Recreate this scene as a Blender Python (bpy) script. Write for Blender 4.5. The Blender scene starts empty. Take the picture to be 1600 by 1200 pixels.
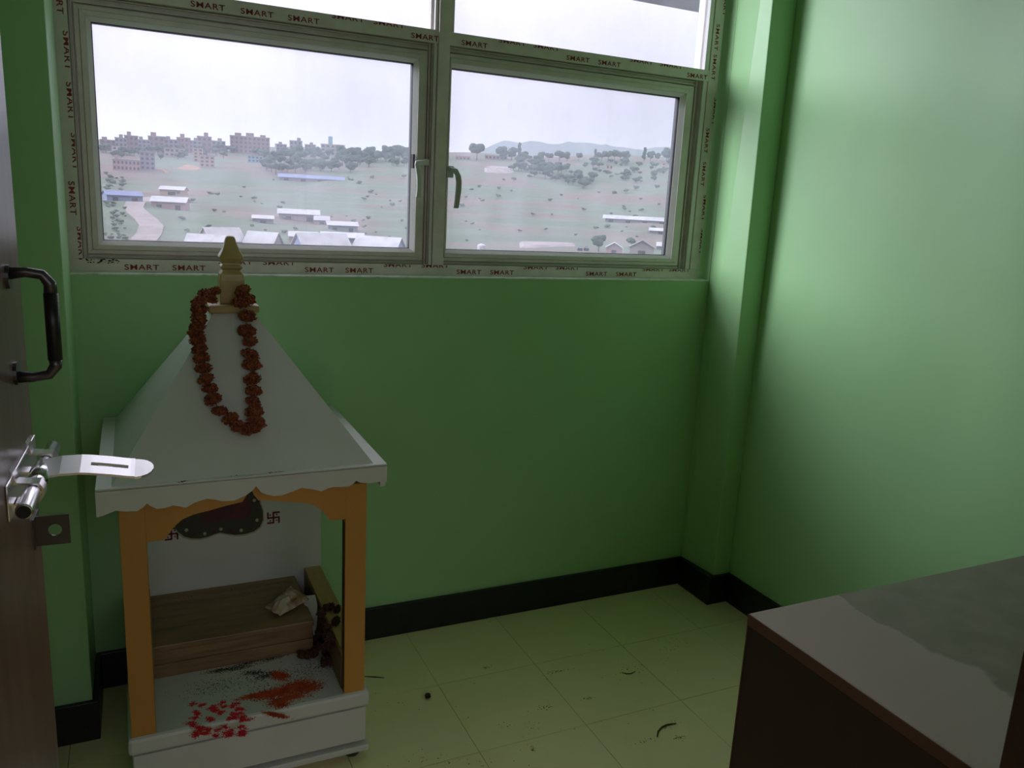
import bpy, bmesh, math, random
import numpy as np
from mathutils import Vector, Matrix

random.seed(7)
rng = np.random.default_rng(7)
scn = bpy.context.scene
col = scn.collection

# ------------------------------------------------------------------ camera
EYE = 1.325                                   # eye height above the floor, metres
VX, VV, PP = np.array([3500., 465.]), np.array([502., 6257.]), np.array([800., 600.])
FPX = math.sqrt(-float(np.dot(VX - PP, VV - PP)))
_n = lambda v: v / np.linalg.norm(v)
_ex = _n(np.array([*(VX - PP), FPX])); _ez = -_n(np.array([*(VV - PP), FPX])); _ey = np.cross(_ez, _ex)
ROT = np.array([_ex, _ey, _ez])               # camera (x right, y down, z forward) -> world
CAMP = np.array([0., 0., EYE])
def ray(p): return ROT @ np.array([p[0] - 800., p[1] - 600., FPX])
def on_y(p, Y): d = ray(p); return d * (Y / d[1]) + CAMP
def on_x(p, X): d = ray(p); return d * (X / d[0]) + CAMP
def on_z(p, z): d = ray(p); return d * ((z - EYE) / d[2]) + CAMP
def on_plane(p, P0, N):
    d = ray(p); N = np.array(N, float); return d * (np.dot(np.array(P0) - CAMP, N) / np.dot(d, N)) + CAMP

cam = bpy.data.cameras.new('camera'); camo = bpy.data.objects.new('camera', cam); col.objects.link(camo)
r_, u_, b_ = ROT @ [1, 0, 0], -(ROT @ [0, 1, 0]), -(ROT @ [0, 0, 1])
camo.matrix_world = Matrix(((r_[0], u_[0], b_[0], 0), (r_[1], u_[1], b_[1], 0), (r_[2], u_[2], b_[2], EYE), (0, 0, 0, 1)))
cam.sensor_width = 36.0; cam.lens = FPX / 1600 * 36; cam.clip_start = 0.02; cam.clip_end = 20000
scn.camera = camo

# ------------------------------------------------------------------ sky, light, exposure
SKY_LOW, SKY_TOP = (0.262, 0.246, 0.325), (1.5, 1.45, 1.66)
SUN_AZ, SUN_EL, SUN_E = -63.0, 16.5, 3.3      # the hidden sun: low, to the left, behind thin cloud
w = bpy.data.worlds.new('overcast_sky'); scn.world = w; w.use_nodes = True
nt = w.node_tree; nt.nodes.clear(); N = nt.nodes.new; L = nt.links.new
out = N('ShaderNodeOutputWorld'); bg = N('ShaderNodeBackground'); tc = N('ShaderNodeTexCoord'); sx = N('ShaderNodeSeparateXYZ')
L(tc.outputs['Generated'], sx.inputs[0])
mr = N('ShaderNodeMapRange'); mr.interpolation_type = 'SMOOTHSTEP'; L(sx.outputs[2], mr.inputs[0])
mr.inputs[1].default_value = 0.0; mr.inputs[2].default_value = 0.6
nz = N('ShaderNodeTexNoise'); nz.inputs['Scale'].default_value = 5; nz.inputs['Detail'].default_value = 4; L(tc.outputs['Generated'], nz.inputs['Vector'])
m3 = N('ShaderNodeMath'); m3.operation = 'MULTIPLY_ADD'; m3.inputs[1].default_value = 0.30; m3.inputs[2].default_value = -0.15
L(nz.outputs[0], m3.inputs[0])
m4 = N('ShaderNodeMath'); m4.operation = 'ADD'; m4.use_clamp = True; L(mr.outputs[0], m4.inputs[0]); L(m3.outputs[0], m4.inputs[1])
mx = N('ShaderNodeMix'); mx.data_type = 'RGBA'; L(m4.outputs[0], mx.inputs[0])
mx.inputs[6].default_value = (*SKY_LOW, 1); mx.inputs[7].default_value = (*SKY_TOP, 1)
# gently brighter towards the left, where the sun stands behind thin cloud
gl = N('ShaderNodeMapRange'); L(sx.outputs[0], gl.inputs[0]); gl.inputs[1].default_value = -0.9; gl.inputs[2].default_value = 0.7; gl.inputs[3].default_value = 1.4; gl.inputs[4].default_value = 0.95
g3 = N('ShaderNodeMix'); g3.data_type = 'RGBA'; g3.blend_type = 'MULTIPLY'; g3.inputs[0].default_value = 1.0; L(mx.outputs[2], g3.inputs[6]); L(gl.outputs[0], g3.inputs[7])
L(g3.outputs[2], bg.inputs[0]); L(bg.outputs[0], out.inputs[0])
bg.inputs[1].default_value = 1.0

sl = bpy.data.lights.new('hazy_sun', 'SUN'); sl.energy = SUN_E; sl.angle = math.radians(30); sl.color = (0.82, 0.90, 1.0)
so = bpy.data.objects.new('hazy_sun', sl); col.objects.link(so); so.location = (-6, 6, 8)
_sd = Vector((math.sin(math.radians(SUN_AZ)) * math.cos(math.radians(SUN_EL)), math.cos(math.radians(SUN_AZ)) * math.cos(math.radians(SUN_EL)), math.sin(math.radians(SUN_EL))))
so.rotation_euler = _sd.to_track_quat('Z', 'Y').to_euler()

def portal(name, loc, rot, sx_, sy_):
    l = bpy.data.lights.new(name, 'AREA'); l.shape = 'RECTANGLE'; l.size = sx_; l.size_y = sy_; l.cycles.is_portal = True
    o = bpy.data.objects.new(name, l); o.location = loc; o.rotation_euler = rot; col.objects.link(o); return o
WY = 2.2018                                    # inner face of the window wall
portal('window_portal', (0.81, WY + 0.19, 1.79), (math.radians(-90), 0, 0), 1.94, 1.37)   # guides sky sampling, gives no light
portal('hall_portal', (0.45, -2.72, 1.975), (math.radians(90), 0, 0), 2.9, 1.15)

scn.view_settings.view_transform = 'Standard'; scn.view_settings.look = 'None'
scn.view_settings.exposure = 0.75; scn.view_settings.gamma = 1.0; scn.view_settings.use_curve_mapping = False
cy = scn.cycles; cy.use_denoising = True; cy.max_bounces = 14; cy.diffuse_bounces = 8; cy.transparent_max_bounces = 16
cy.sample_clamp_indirect = 6.0; cy.caustics_reflective = False; cy.caustics_refractive = False

# ------------------------------------------------------------------ materials
def srgb(r, g, b):
    f = lambda c: (c / 255 / 12.92) if c / 255 <= 0.04045 else ((c / 255 + 0.055) / 1.055) ** 2.4
    return (f(r), f(g), f(b))
def mat(name, c, rough=0.6, metal=0.0, c2=None, scale=8, detail=5, lo=0.4, hi=0.65, bump=0.0, bscale=60, stretch=(1, 1, 1), spec=0.5, noise='NOISE'):
    m = bpy.data.materials.new(name); m.use_nodes = True; t = m.node_tree; p = t.nodes['Principled BSDF']
    p.inputs['Base Color'].default_value = (*c, 1); p.inputs['Roughness'].default_value = rough; p.inputs['Metallic'].default_value = metal
    p.inputs['Specular IOR Level'].default_value = spec
    if c2 is not None or bump:
        tcn = t.nodes.new('ShaderNodeTexCoord'); mp = t.nodes.new('ShaderNodeMapping'); mp.inputs['Scale'].default_value = stretch
        t.links.new(tcn.outputs['Object'], mp.inputs[0])
    if c2 is not None:
        n = t.nodes.new('ShaderNodeTexNoise'); n.inputs['Scale'].default_value = scale; n.inputs['Detail'].default_value = detail
        t.links.new(mp.outputs[0], n.inputs['Vector'])
        rp = t.nodes.new('ShaderNodeMapRange'); rp.inputs[1].default_value = lo; rp.inputs[2].default_value = hi
        t.links.new(n.outputs[0], rp.inputs[0])
        x = t.nodes.new('ShaderNodeMix'); x.data_type = 'RGBA'; x.inputs[6].default_value = (*c, 1); x.inputs[7].default_value = (*c2, 1)
        t.links.new(rp.outputs[0], x.inputs[0]); t.links.new(x.outputs[2], p.inputs['Base Color'])
    if bump:
        n2 = t.nodes.new('ShaderNodeTexNoise'); n2.inputs['Scale'].default_value = bscale; n2.inputs['Detail'].default_value = 4
        t.links.new(mp.outputs[0], n2.inputs['Vector'])
        bn = t.nodes.new('ShaderNodeBump'); bn.inputs['Strength'].default_value = bump; bn.inputs['Distance'].default_value = 0.004
        t.links.new(n2.outputs[0], bn.inputs['Height']); t.links.new(bn.outputs[0], p.inputs['Normal'])
    return m
M = {}
M['green'] = mat('green_wall_paint', (0.36, 0.61, 0.305), 0.38, c2=(0.34, 0.585, 0.285), scale=3, bump=0.04, bscale=45, spec=0.5)
M['ceil'] = mat('white_ceiling_paint', (0.78, 0.78, 0.76), 0.8)
M['hall'] = mat('cream_hall_paint', (0.86, 0.78, 0.56), 0.8)
M['black'] = mat('black_baseboard_paint', (0.006, 0.006, 0.009), 0.38, c2=(0.012, 0.012, 0.015), scale=14, bump=0.05)
M['grout'] = mat('dark_tile_joint', (0.10, 0.095, 0.06), 0.9)
M['tile'] = mat('cream_vinyl_tile', (0.82, 0.75, 0.42), 0.42, c2=(0.76, 0.69, 0.38), scale=6, lo=0.35, hi=0.75, bump=0.03, bscale=30, spec=0.35)
M['film'] = mat('film_covered_aluminium', (0.79, 0.71, 0.70), 0.38, c2=(0.70, 0.63, 0.61), scale=20)
M['alu'] = mat('aluminium_profile', (0.74, 0.66, 0.65), 0.35, metal=0.1, c2=(0.66, 0.59, 0.58), scale=25)
M['bead'] = mat('pale_glazing_bead', (0.80, 0.75, 0.77), 0.4)
M['gasket'] = mat('black_rubber_gasket', (0.012, 0.01, 0.014), 0.6)
M['sill_light'] = mat('pale_sill_light', (0.72, 0.78, 0.70), 0.5, c2=(0.4, 0.45, 0.36), scale=30, lo=0.5, hi=0.75)  # pale tone carries the light along the sill edge
M['redprint'] = mat('red_print', srgb(140, 38, 50), 0.6)
M['handle_white'] = mat('off_white_plastic', (0.62, 0.62, 0.60), 0.3)
M['handle_grey'] = mat('grey_plastic', (0.42, 0.42, 0.38), 0.4)
M['shwhite'] = mat('white_laminate', (0.64, 0.64, 0.62), 0.45, c2=(0.56, 0.56, 0.53), scale=5, lo=0.45, hi=0.8)
M['ochre'] = mat('ochre_laminate', (0.56, 0.27, 0.055), 0.42, c2=(0.48, 0.22, 0.045), scale=7, stretch=(1, 1, 0.25))
M['ochre_edge'] = mat('dark_board_edge', (0.09, 0.05, 0.022), 0.7)
M['gold'] = mat('golden_painted_wood', (0.50, 0.37, 0.15), 0.33, c2=(0.40, 0.29, 0.11), scale=18)
M['wood'] = mat('brown_wood', (0.28, 0.175, 0.085), 0.5, c2=(0.17, 0.10, 0.05), scale=6, stretch=(1, 6, 14), lo=0.35, hi=0.7)
M['palewood'] = mat('pale_wood', (0.46, 0.31, 0.12), 0.5, c2=(0.38, 0.24, 0.09), scale=9, stretch=(8, 1, 1))
M['marigold'] = mat('dried_marigold', (0.37, 0.10, 0.034), 0.85, c2=(0.15, 0.036, 0.016), scale=110, lo=0.4, hi=0.62)
M['thread'] = mat('garland_thread', (0.30, 0.2, 0.12), 0.8)
M['driedflower'] = mat('withered_flower', (0.11, 0.045, 0.022), 0.9, c2=(0.045, 0.018, 0.012), scale=70)
M['vermilion'] = mat('vermilion_powder', (0.62, 0.012, 0.022), 0.9)
M['orangepowder'] = mat('orange_powder', (0.50, 0.075, 0.012), 0.9, c2=(0.30, 0.03, 0.012), scale=60)
M['blackseed'] = mat('black_seed', (0.018, 0.016, 0.012), 0.8)
M['brownbit'] = mat('brown_plant_bits', (0.11, 0.075, 0.035), 0.9)
M['packet'] = mat('crumpled_packet', (0.52, 0.42, 0.31), 0.45, c2=(0.30, 0.16, 0.10), scale=26, lo=0.45, hi=0.6)
M['paperwhite'] = mat('white_card', (0.78, 0.80, 0.76), 0.55)
M['stickgreen'] = mat('dark_green_print', (0.035, 0.05, 0.025), 0.5, c2=(0.06, 0.02, 0.02), scale=22)
M['stickred'] = mat('maroon_print', (0.10, 0.016, 0.026), 0.5, c2=(0.06, 0.015, 0.02), scale=30)
M['sticklace'] = mat('cream_border_print', (0.42, 0.38, 0.26), 0.5)
M['symred'] = mat('red_mark_print', (0.17, 0.006, 0.012), 0.6)
M['door'] = mat('dark_brown_door_laminate', (0.13, 0.078, 0.072), 0.30, c2=(0.20, 0.12, 0.108), scale=5, stretch=(7, 7, 0.5), lo=0.4, hi=0.7, spec=0.6)
M['jamb'] = mat('dark_stained_wood', (0.040, 0.016, 0.011), 0.45, c2=(0.022, 0.010, 0.008), scale=5, stretch=(9, 9, 0.6))
M['steel'] = mat('polished_steel', (0.72, 0.70, 0.72), 0.22, metal=1.0)
M['brushed'] = mat('satin_steel', (0.80, 0.78, 0.80), 0.36, metal=1.0)
M['blackgrip'] = mat('black_grip', (0.008, 0.008, 0.009), 0.35)
M['darkmetal'] = mat('gunmetal', (0.10, 0.095, 0.10), 0.3, metal=0.8)
M['cabside'] = mat('dark_brown_cabinet_side', (0.030, 0.013, 0.010), 0.5, c2=(0.022, 0.010, 0.008), scale=5, stretch=(6, 6, 0.5))
M['cabstrip'] = mat('cabinet_edge_strip', (0.10, 0.045, 0.03), 0.45)
M['concrete'] = mat('grey_concrete', (0.36, 0.34, 0.37), 0.9, c2=(0.29, 0.275, 0.30), scale=7, bump=0.2)

def dusty_top():
    """dark laminate under a film of dust, wiped off in one broad patch"""
    m = mat('dusty_brown_laminate', (0.12, 0.085, 0.072), 0.45); t = m.node_tree; p = t.nodes['Principled BSDF']
    n_, l_ = t.nodes.new, t.links.new
    tcn = n_('ShaderNodeTexCoord'); s = n_('ShaderNodeSeparateXYZ'); l_(tcn.outputs['Object'], s.inputs[0])
    nz_ = n_('ShaderNodeTexNoise'); nz_.inputs['Scale'].default_value = 7; nz_.inputs['Detail'].default_value = 5; l_(tcn.outputs['Object'], nz_.inputs['Vector'])
    # local x runs right from the cabinet's left edge: dust stays in the strip along that edge
    a = n_('ShaderNodeMath'); a.operation = 'MULTIPLY_ADD'; a.inputs[1].default_value = 0.16; l_(nz_.outputs[0], a.inputs[0]); l_(s.outputs[0], a.inputs[2])
    mr_ = n_('ShaderNodeMapRange'); mr_.inputs[1].default_value = 0.265; mr_.inputs[2].default_value = 0.275; mr_.inputs[3].default_value = 1; mr_.inputs[4].default_value = 0
    l_(a.outputs[0], mr_.inputs[0])
    f2 = n_('ShaderNodeTexNoise'); f2.inputs['Scale'].default_value = 16; f2.inputs['Detail'].default_value = 7; l_(tcn.outputs['Object'], f2.inputs['Vector'])
    mm = n_('ShaderNodeMapRange'); mm.inputs[1].default_value = 0.35; mm.inputs[2].default_value = 0.7; mm.inputs[3].default_value = 0.05; mm.inputs[4].default_value = 0.4; l_(f2.outputs[0], mm.inputs[0])
    mxx = n_('ShaderNodeMath'); mxx.operation = 'MAXIMUM'; l_(mr_.outputs[0], mxx.inputs[0]); l_(mm.outputs[0], mxx.inputs[1])
    cx = n_('ShaderNodeMix'); cx.data_type = 'RGBA'; cx.inputs[6].default_value = (0.17, 0.122, 0.105, 1); cx.inputs[7].default_value = (0.42, 0.33, 0.315, 1)
    l_(mxx.outputs[0], cx.inputs[0]); l_(cx.outputs[2], p.inputs['Base Color'])
    rr = n_('ShaderNodeMapRange'); rr.inputs[3].default_value = 0.38; rr.inputs[4].default_value = 0.7; l_(mxx.outputs[0], rr.inputs[0]); l_(rr.outputs[0], p.inputs['Roughness'])
    return m
M['dusty'] = dusty_top()

def glass_mat():
    """thin window pane with a film of dust that scatters skylight, tinted blue to add valley haze"""
    m = bpy.data.materials.new('dusty_hazed_window_glass'); m.use_nodes = True; t = m.node_tree; t.nodes.clear(); n_, l_ = t.nodes.new, t.links.new
    o = n_('ShaderNodeOutputMaterial'); tr = n_('ShaderNodeBsdfTransparent'); tr.inputs[0].default_value = (0.97, 0.975, 0.975, 1)
    tl = n_('ShaderNodeBsdfTranslucent'); tl.inputs[0].default_value = (0.84, 0.87, 1.0, 1)  # bluish dust colour also stands in for haze over the valley
    gl = n_('ShaderNodeBsdfGlossy'); gl.inputs['Roughness'].default_value = 0.02
    tcn = n_('ShaderNodeTexCoord'); mp = n_('ShaderNodeMapping'); mp.inputs['Scale'].default_value = (3, 1, 1.3); l_(tcn.outputs['Object'], mp.inputs[0])
    nz_ = n_('ShaderNodeTexNoise'); nz_.inputs['Scale'].default_value = 3.5; nz_.inputs['Detail'].default_value = 6; l_(mp.outputs[0], nz_.inputs['Vector'])
    mr_ = n_('ShaderNodeMapRange'); mr_.inputs[1].default_value = 0.3; mr_.inputs[2].default_value = 0.75; mr_.inputs[3].default_value = 0.04; mr_.inputs[4].default_value = 0.10; l_(nz_.outputs[0], mr_.inputs[0])
    a = n_('ShaderNodeMixShader'); l_(mr_.outputs[0], a.inputs[0]); l_(tr.outputs[0], a.inputs[1]); l_(tl.outputs[0], a.inputs[2])
    fr = n_('ShaderNodeFresnel'); gm = n_('ShaderNodeNewGeometry'); ir = n_('ShaderNodeMapRange'); ir.inputs[3].default_value = 1.45; ir.inputs[4].default_value = 1 / 1.45   # same reflectance entering and leaving the pane
    l_(gm.outputs['Backfacing'], ir.inputs[0]); l_(ir.outputs[0], fr.inputs[0])
    b = n_('ShaderNodeMixShader'); l_(fr.outputs[0], b.inputs[0]); l_(a.outputs[0], b.inputs[1]); l_(gl.outputs[0], b.inputs[2]); l_(b.outputs[0], o.inputs[0])
    return m
M['glass'] = glass_mat()

# ------------------------------------------------------------------ mesh helpers
class MB:
    def __init__(s): s.v = []; s.f = []
    def add(s, vs, fs):
        k = len(s.v); s.v += [tuple(map(float, q)) for q in vs]; s.f += [tuple(i + k for i in q) for q in fs]; return s
    def box(s, x0, x1, y0, y1, z0, z1):
        return s.hexa([(x0, y0, z0), (x1, y0, z0), (x1, y1, z0), (x0, y1, z0), (x0, y0, z1), (x1, y0, z1), (x1, y1, z1), (x0, y1, z1)])
    def hexa(s, p):
        return s.add(p, [(0, 3, 2, 1), (4, 5, 6, 7), (0, 1, 5, 4), (1, 2, 6, 5), (2, 3, 7, 6), (3, 0, 4, 7)])
    def prism(s, poly, y0, y1):
        """extrude an (x, z) outline from y0 to y1"""
        n = len(poly)
        return s.add([(x, y0, z) for x, z in poly] + [(x, y1, z) for x, z in poly],
                     [tuple(range(n)), tuple(range(2 * n - 1, n - 1, -1))] + [(i, i + n, (i + 1) % n + n, (i + 1) % n) for i in range(n)])
    def tube(s, pts, r, n=10, caps=True):
        pts = [Vector(p) for p in pts]; rs = r if isinstance(r, (list, tuple)) else [r] * len(pts); k0 = len(s.v); up = None
        for i, p in enumerate(pts):
            t = (pts[min(i + 1, len(pts) - 1)] - pts[max(i - 1, 0)]).normalized()
            if up is None: up = Vector((0, 0, 1)) if abs(t.z) < 0.9 else Vector((1, 0, 0))
            a = t.cross(up).normalized(); b = a.cross(t).normalized(); up = b
            for j in range(n):
                an = 2 * math.pi * j / n; q = p + (a * math.cos(an) + b * math.sin(an)) * rs[i]; s.v.append(tuple(q))
        for i in range(len(pts) - 1):
            for j in range(n):
                s.f.append((k0 + i * n + j, k0 + i * n + (j + 1) % n, k0 + (i + 1) * n + (j + 1) % n, k0 + (i + 1) * n + j))
        if caps: s.f.append(tuple(k0 + j for j in range(n))[::-1]); s.f.append(tuple(k0 + (len(pts) - 1) * n + j for j in range(n)))
        return s
    def ball(s, c, rx, ry, rz, nu=8, nv=6, jit=0.0):
        k0 = len(s.v); s.v.append((c[0], c[1], c[2] - rz))
        for i in range(1, nv):
            ph = -math.pi / 2 + math.pi * i / nv
            for j in range(nu):
                th = 2 * math.pi * j / nu; q = 1 + (random.uniform(-jit, jit) if jit else 0)
                s.v.append((c[0] + rx * q * math.cos(ph) * math.cos(th), c[1] + ry * q * math.cos(ph) * math.sin(th), c[2] + rz * q * math.sin(ph)))
        s.v.append((c[0], c[1], c[2] + rz)); e = len(s.v) - 1
        for j in range(nu): s.f.append((k0, k0 + 1 + (j + 1) % nu, k0 + 1 + j)); s.f.append((e, e - nu + j, e - nu + (j + 1) % nu))
        for i in range(nv - 2):
            for j in range(nu):
                a = k0 + 1 + i * nu; s.f.append((a + j, a + (j + 1) % nu, a + nu + (j + 1) % nu, a + nu + j))
        return s
    def mesh(s, name, m, smooth=False, origin=None):
        me = bpy.data.meshes.new(name); v = s.v
        if origin is not None: v = [(x - origin[0], y - origin[1], z - origin[2]) for x, y, z in v]
        me.from_pydata(v, [], s.f); me.update()
        bm = bmesh.new(); bm.from_mesh(me); bmesh.ops.recalc_face_normals(bm, faces=bm.faces); bm.to_mesh(me); bm.free()
        for q in (m if isinstance(m, (list, tuple)) else [m]): me.materials.append(M[q] if isinstance(q, str) else q)
        if smooth: me.polygons.foreach_set('use_smooth', [True] * len(me.polygons))
        return me
    def build(s, name, m, parent=None, smooth=False, origin=None, bevel=0.0):
        me = s.mesh(name, m, smooth, origin); o = bpy.data.objects.new(name, me); col.objects.link(o)
        if origin is not None: o.location = origin
        if parent is not None:
            o.parent = parent
            if origin is None: o.location = -Vector(world_loc(parent))
            else: o.location = Vector(origin) - Vector(world_loc(parent))
        if bevel:
            b = o.modifiers.new('bevel', 'BEVEL'); b.width = bevel; b.segments = 2; b.limit_method = 'ANGLE'; b.angle_limit = math.radians(40)
        return o
def world_loc(o):
    v = Vector(o.location)
    while o.parent: o = o.parent; v = v + Vector(o.location)
    return v
def place(name, me, parent=None, loc=(0, 0, 0), rot=(0, 0, 0)):
    o = bpy.data.objects.new(name, me); col.objects.link(o); o.rotation_euler = rot
    o.parent = parent; o.location = Vector(loc) - (world_loc(parent) if parent else Vector()); return o
def empty(name, loc): o = bpy.data.objects.new(name, None); o.empty_display_size = 0.05; col.objects.link(o); o.location = loc; return o
def tag(o, label, cat, group=None):
    o['label'] = label; o['category'] = cat
    if group: o['group'] = group
    return o
def struct(o, label=None, cat=None):
    o['kind'] = 'structure'
    if label: o['label'] = label; o['category'] = cat
    return o
def stuff(o, label=None, cat=None):
    o['kind'] = 'stuff'
    if label: o['label'] = label; o['category'] = cat
    return o

# ------------------------------------------------------------------ room shell
XL, XR, CEIL = -0.30, 1.857, 2.75
YD0, YD1 = 0.29, 0.41                         # doorway wall: hall side and room side
PX, PY = -0.140, 1.98                         # left pilaster: its corner
QY = 2.03                                     # right pilaster: front face
WX0, WX1, WZ0, WZ1 = -0.146, 1.732, 1.117, 2.45   # window frame, as read on the wall's inner face
SETB, KW = 0.037, 1.0168                        # the frame sits this much deeper, so it is 1.7 % larger than read there
OX0, OX1, OZ0, OZ1 = -0.150, 1.772, 1.1135, 2.469  # opening in the wall
fl = MB().box(-1.6, 2.3, -2.85, 2.42, -0.14, -0.0035).build('floor', 'grout'); struct(fl, 'cream square-tiled floor of the small green room', 'floor')
tx, ty = 0.722, 1.589; TS = 0.305
for i in range(-5, 6):
    for j in range(-6, 4):
        x0, x1 = max(tx + i * TS + .0007, XL), min(tx + (i + 1) * TS - .0007, XR)
        y0, y1 = max(ty + j * TS + .0007, YD0), min(ty + (j + 1) * TS - .0007, WY)
        if x1 - x0 < 0.02 or y1 - y0 < 0.02: continue
        dz = random.uniform(-.0003, .0003)
        MB().box(x0, x1, y0, y1, -0.0034, dz).build('tile', 'tile', fl)
hallfl = MB().box(-1.5, 2.2, -2.75, YD0, -0.0034, 0).build('hall_floor_surface', 'tile', fl)

def pieces(name, boxes, m, label, cat='wall'):
    b = MB()
    for q in boxes: b.box(*q)
    return struct(b.build(name, m), label, cat)
wy1 = WY + 0.20
pieces('wall_back', [(XL - .12, OX0, WY, wy1, 0, CEIL), (OX1, XR + .12, WY, wy1, 0, CEIL), (OX0, OX1, WY, wy1, 0, OZ0), (OX0, OX1, WY, wy1, OZ1, CEIL)], 'green', 'green painted wall below and around the window')
wl = pieces('wall_left', [(XL - .12, XL, YD0, WY, 0, CEIL)], 'green', 'green painted left wall behind the open door')
MB().box(XL, PX, PY, WY, 0, CEIL).build('pilaster', 'green', wl, bevel=0.003)
wr = pieces('wall_right', [(XR, XR + .12, YD0, WY, 0, CEIL)], 'green', 'green painted right wall, brightest opposite the window')
qb, qt = 1.789, 1.752                          # the right pilaster is slightly out of plumb
MB().hexa([(qb, QY, 0), (XR, QY, 0), (XR, WY, 0), (1.774, WY, 0), (qt, QY, CEIL), (XR, QY, CEIL), (XR, WY, CEIL), (1.770, WY, CEIL)]).build('pilaster', 'green', wr, bevel=0.003)
DX0, DX1, DZ = -0.215, 0.79, 2.08              # doorway
pieces('wall_front', [(XL - .12, DX0, YD0, YD1, 0, CEIL), (DX1, XR + .12, YD0, YD1, 0, CEIL), (DX0, DX1, YD0, YD1, DZ, CEIL)], 'green', 'green painted wall with the doorway, behind the viewpoint')
struct(MB().box(-1.6, 2.3, -2.85, wy1, CEIL, CEIL + .12).build('ceiling', 'ceil'), 'white painted ceiling over room and hall', 'ceiling')
# unseen hall behind the viewpoint; window opening added and sized for fill light
pieces('wall_hall', [(-1.62, -1.5, -2.85, YD0, 0, CEIL), (2.2, 2.32, -2.85, YD0, 0, CEIL), (-1.5, XL - .12, YD0 - .0, YD1, 0, CEIL), (XR + .12, 2.2, YD0, YD1, 0, CEIL),
                     (-1.5, -1.0, -2.85, -2.73, 0, CEIL), (1.9, 2.2, -2.85, -2.73, 0, CEIL), (-1.0, 1.9, -2.85, -2.73, 0, 1.4), (-1.0, 1.9, -2.85, -2.73, 2.55, CEIL)], 'hall', 'cream painted hall walls behind the viewpoint')
# black baseboards
BT, BH = 0.013, 0.104
def skirt(name, segs, label):
    b = MB()
    for q in segs: b.box(*q)
    return struct(b.build(name, 'black', bevel=0.002), label, 'baseboard')
skirt('baseboard_back', [(PX, 1.774, WY - BT, WY, 0, BH)], 'black baseboard along the green wall under the window')
skirt('baseboard_left', [(XL, PX + BT, PY - BT, PY, 0, BH), (PX, PX + BT, PY, WY - BT, 0, BH), (XL, XL + BT, YD1, PY - BT, 0, BH)], 'black baseboard around the left pilaster beside the door')
skirt('baseboard_right', [(1.774 - BT, qb, QY - BT, WY - BT, 0, BH), (qb, XR, QY - BT, QY, 0, BH), (XR - BT, XR, YD1, QY - BT, 0, BH)], 'black baseboard around the right pilaster and along the right wall')
# door frame
tr = struct(empty('trim_1', (DX0, YD0, 0)), 'dark stained door frame at the edge of the doorway', 'door frame')
MB().box(DX0, DX0 + .03, YD0 - .005, YD1 + .012, 0, DZ).build('jamb', 'jamb', tr, bevel=.002)
MB().box(0.762, DX1, YD0 - .005, 0.42, 0, DZ).build('jamb', 'jamb', tr, bevel=.002)
MB().box(DX0, DX1, YD0 - .005, YD1 + .012, DZ - .03, DZ).build('head', 'jamb', tr)

# ------------------------------------------------------------------ window
win = struct(empty('window_1', (0.79, WY, WZ0)), 'aluminium casement window with taped frame and two wide panes', 'window')
FY = WY + 0.003                                # face of the taped outer frame
TXT = {}
def word_mesh(size, clip):
    """the printed word, clipped at the film's edge; lies in x-z, facing -y"""
    if (size, clip) in TXT: return TXT[(size, clip)]
    cu = bpy.data.curves.new('print', 'FONT'); cu.body = 'SMART'; cu.size = size; cu.space_character = 1.12; cu.offset = size * 0.014
    ob = bpy.data.objects.new('print', cu); col.objects.link(ob)
    me = bpy.data.meshes.new_from_object(ob.evaluated_get(bpy.context.evaluated_depsgraph_get()))
    bpy.data.objects.remove(ob)
    bm = bmesh.new(); bm.from_mesh(me)
    if clip < 1: bmesh.ops.bisect_plane(bm, geom=bm.verts[:] + bm.edges[:] + bm.faces[:], plane_co=(0, size * .7 * clip, 0), plane_no=(0, 1, 0), clear_outer=True)
    wid = max(v.co.x for v in bm.verts) - min(v.co.x for v in bm.verts); x0 = min(v.co.x for v in bm.verts)
    for v in bm.verts: v.co.x = (v.co.x - x0) * (0.078 / wid) if clip else v.co.x
    bm.to_mesh(me); bm.free(); me.materials.append(M['redprint']); TXT[(size, clip)] = me; return me
def bar(name, x0, x1, z0, z1, y0, y1, m, parent, bevel=.0015): return MB().box(x0, x1, y0, y1, z0, z1).build(name, m, parent, bevel=bevel)
FD = FY + 0.062                                # frame depth
sill = bar('sill_bar', WX0, WX1 - .004, WZ0 + .001, 1.150, FY, FD, 'film', win)
trans = bar('transom', -0.112, 1.690, 1.747, 1.781, FY, FD, 'film', win)
jl = bar('frame_jamb', WX0, -0.112, 1.150, WZ1, FY, FD, 'film', win)
jr = bar('frame_jamb', 1.690, WX1 - .004, 1.150, WZ1, FY, FD, 'film', win)
bar('frame_head', -0.112, 1.690, 2.415, WZ1, FY, FD, 'film', win)
mull = bar('mullion', 0.776, 0.809, 1.150, 2.415, FY - .006, FD, 'film', win)
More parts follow.
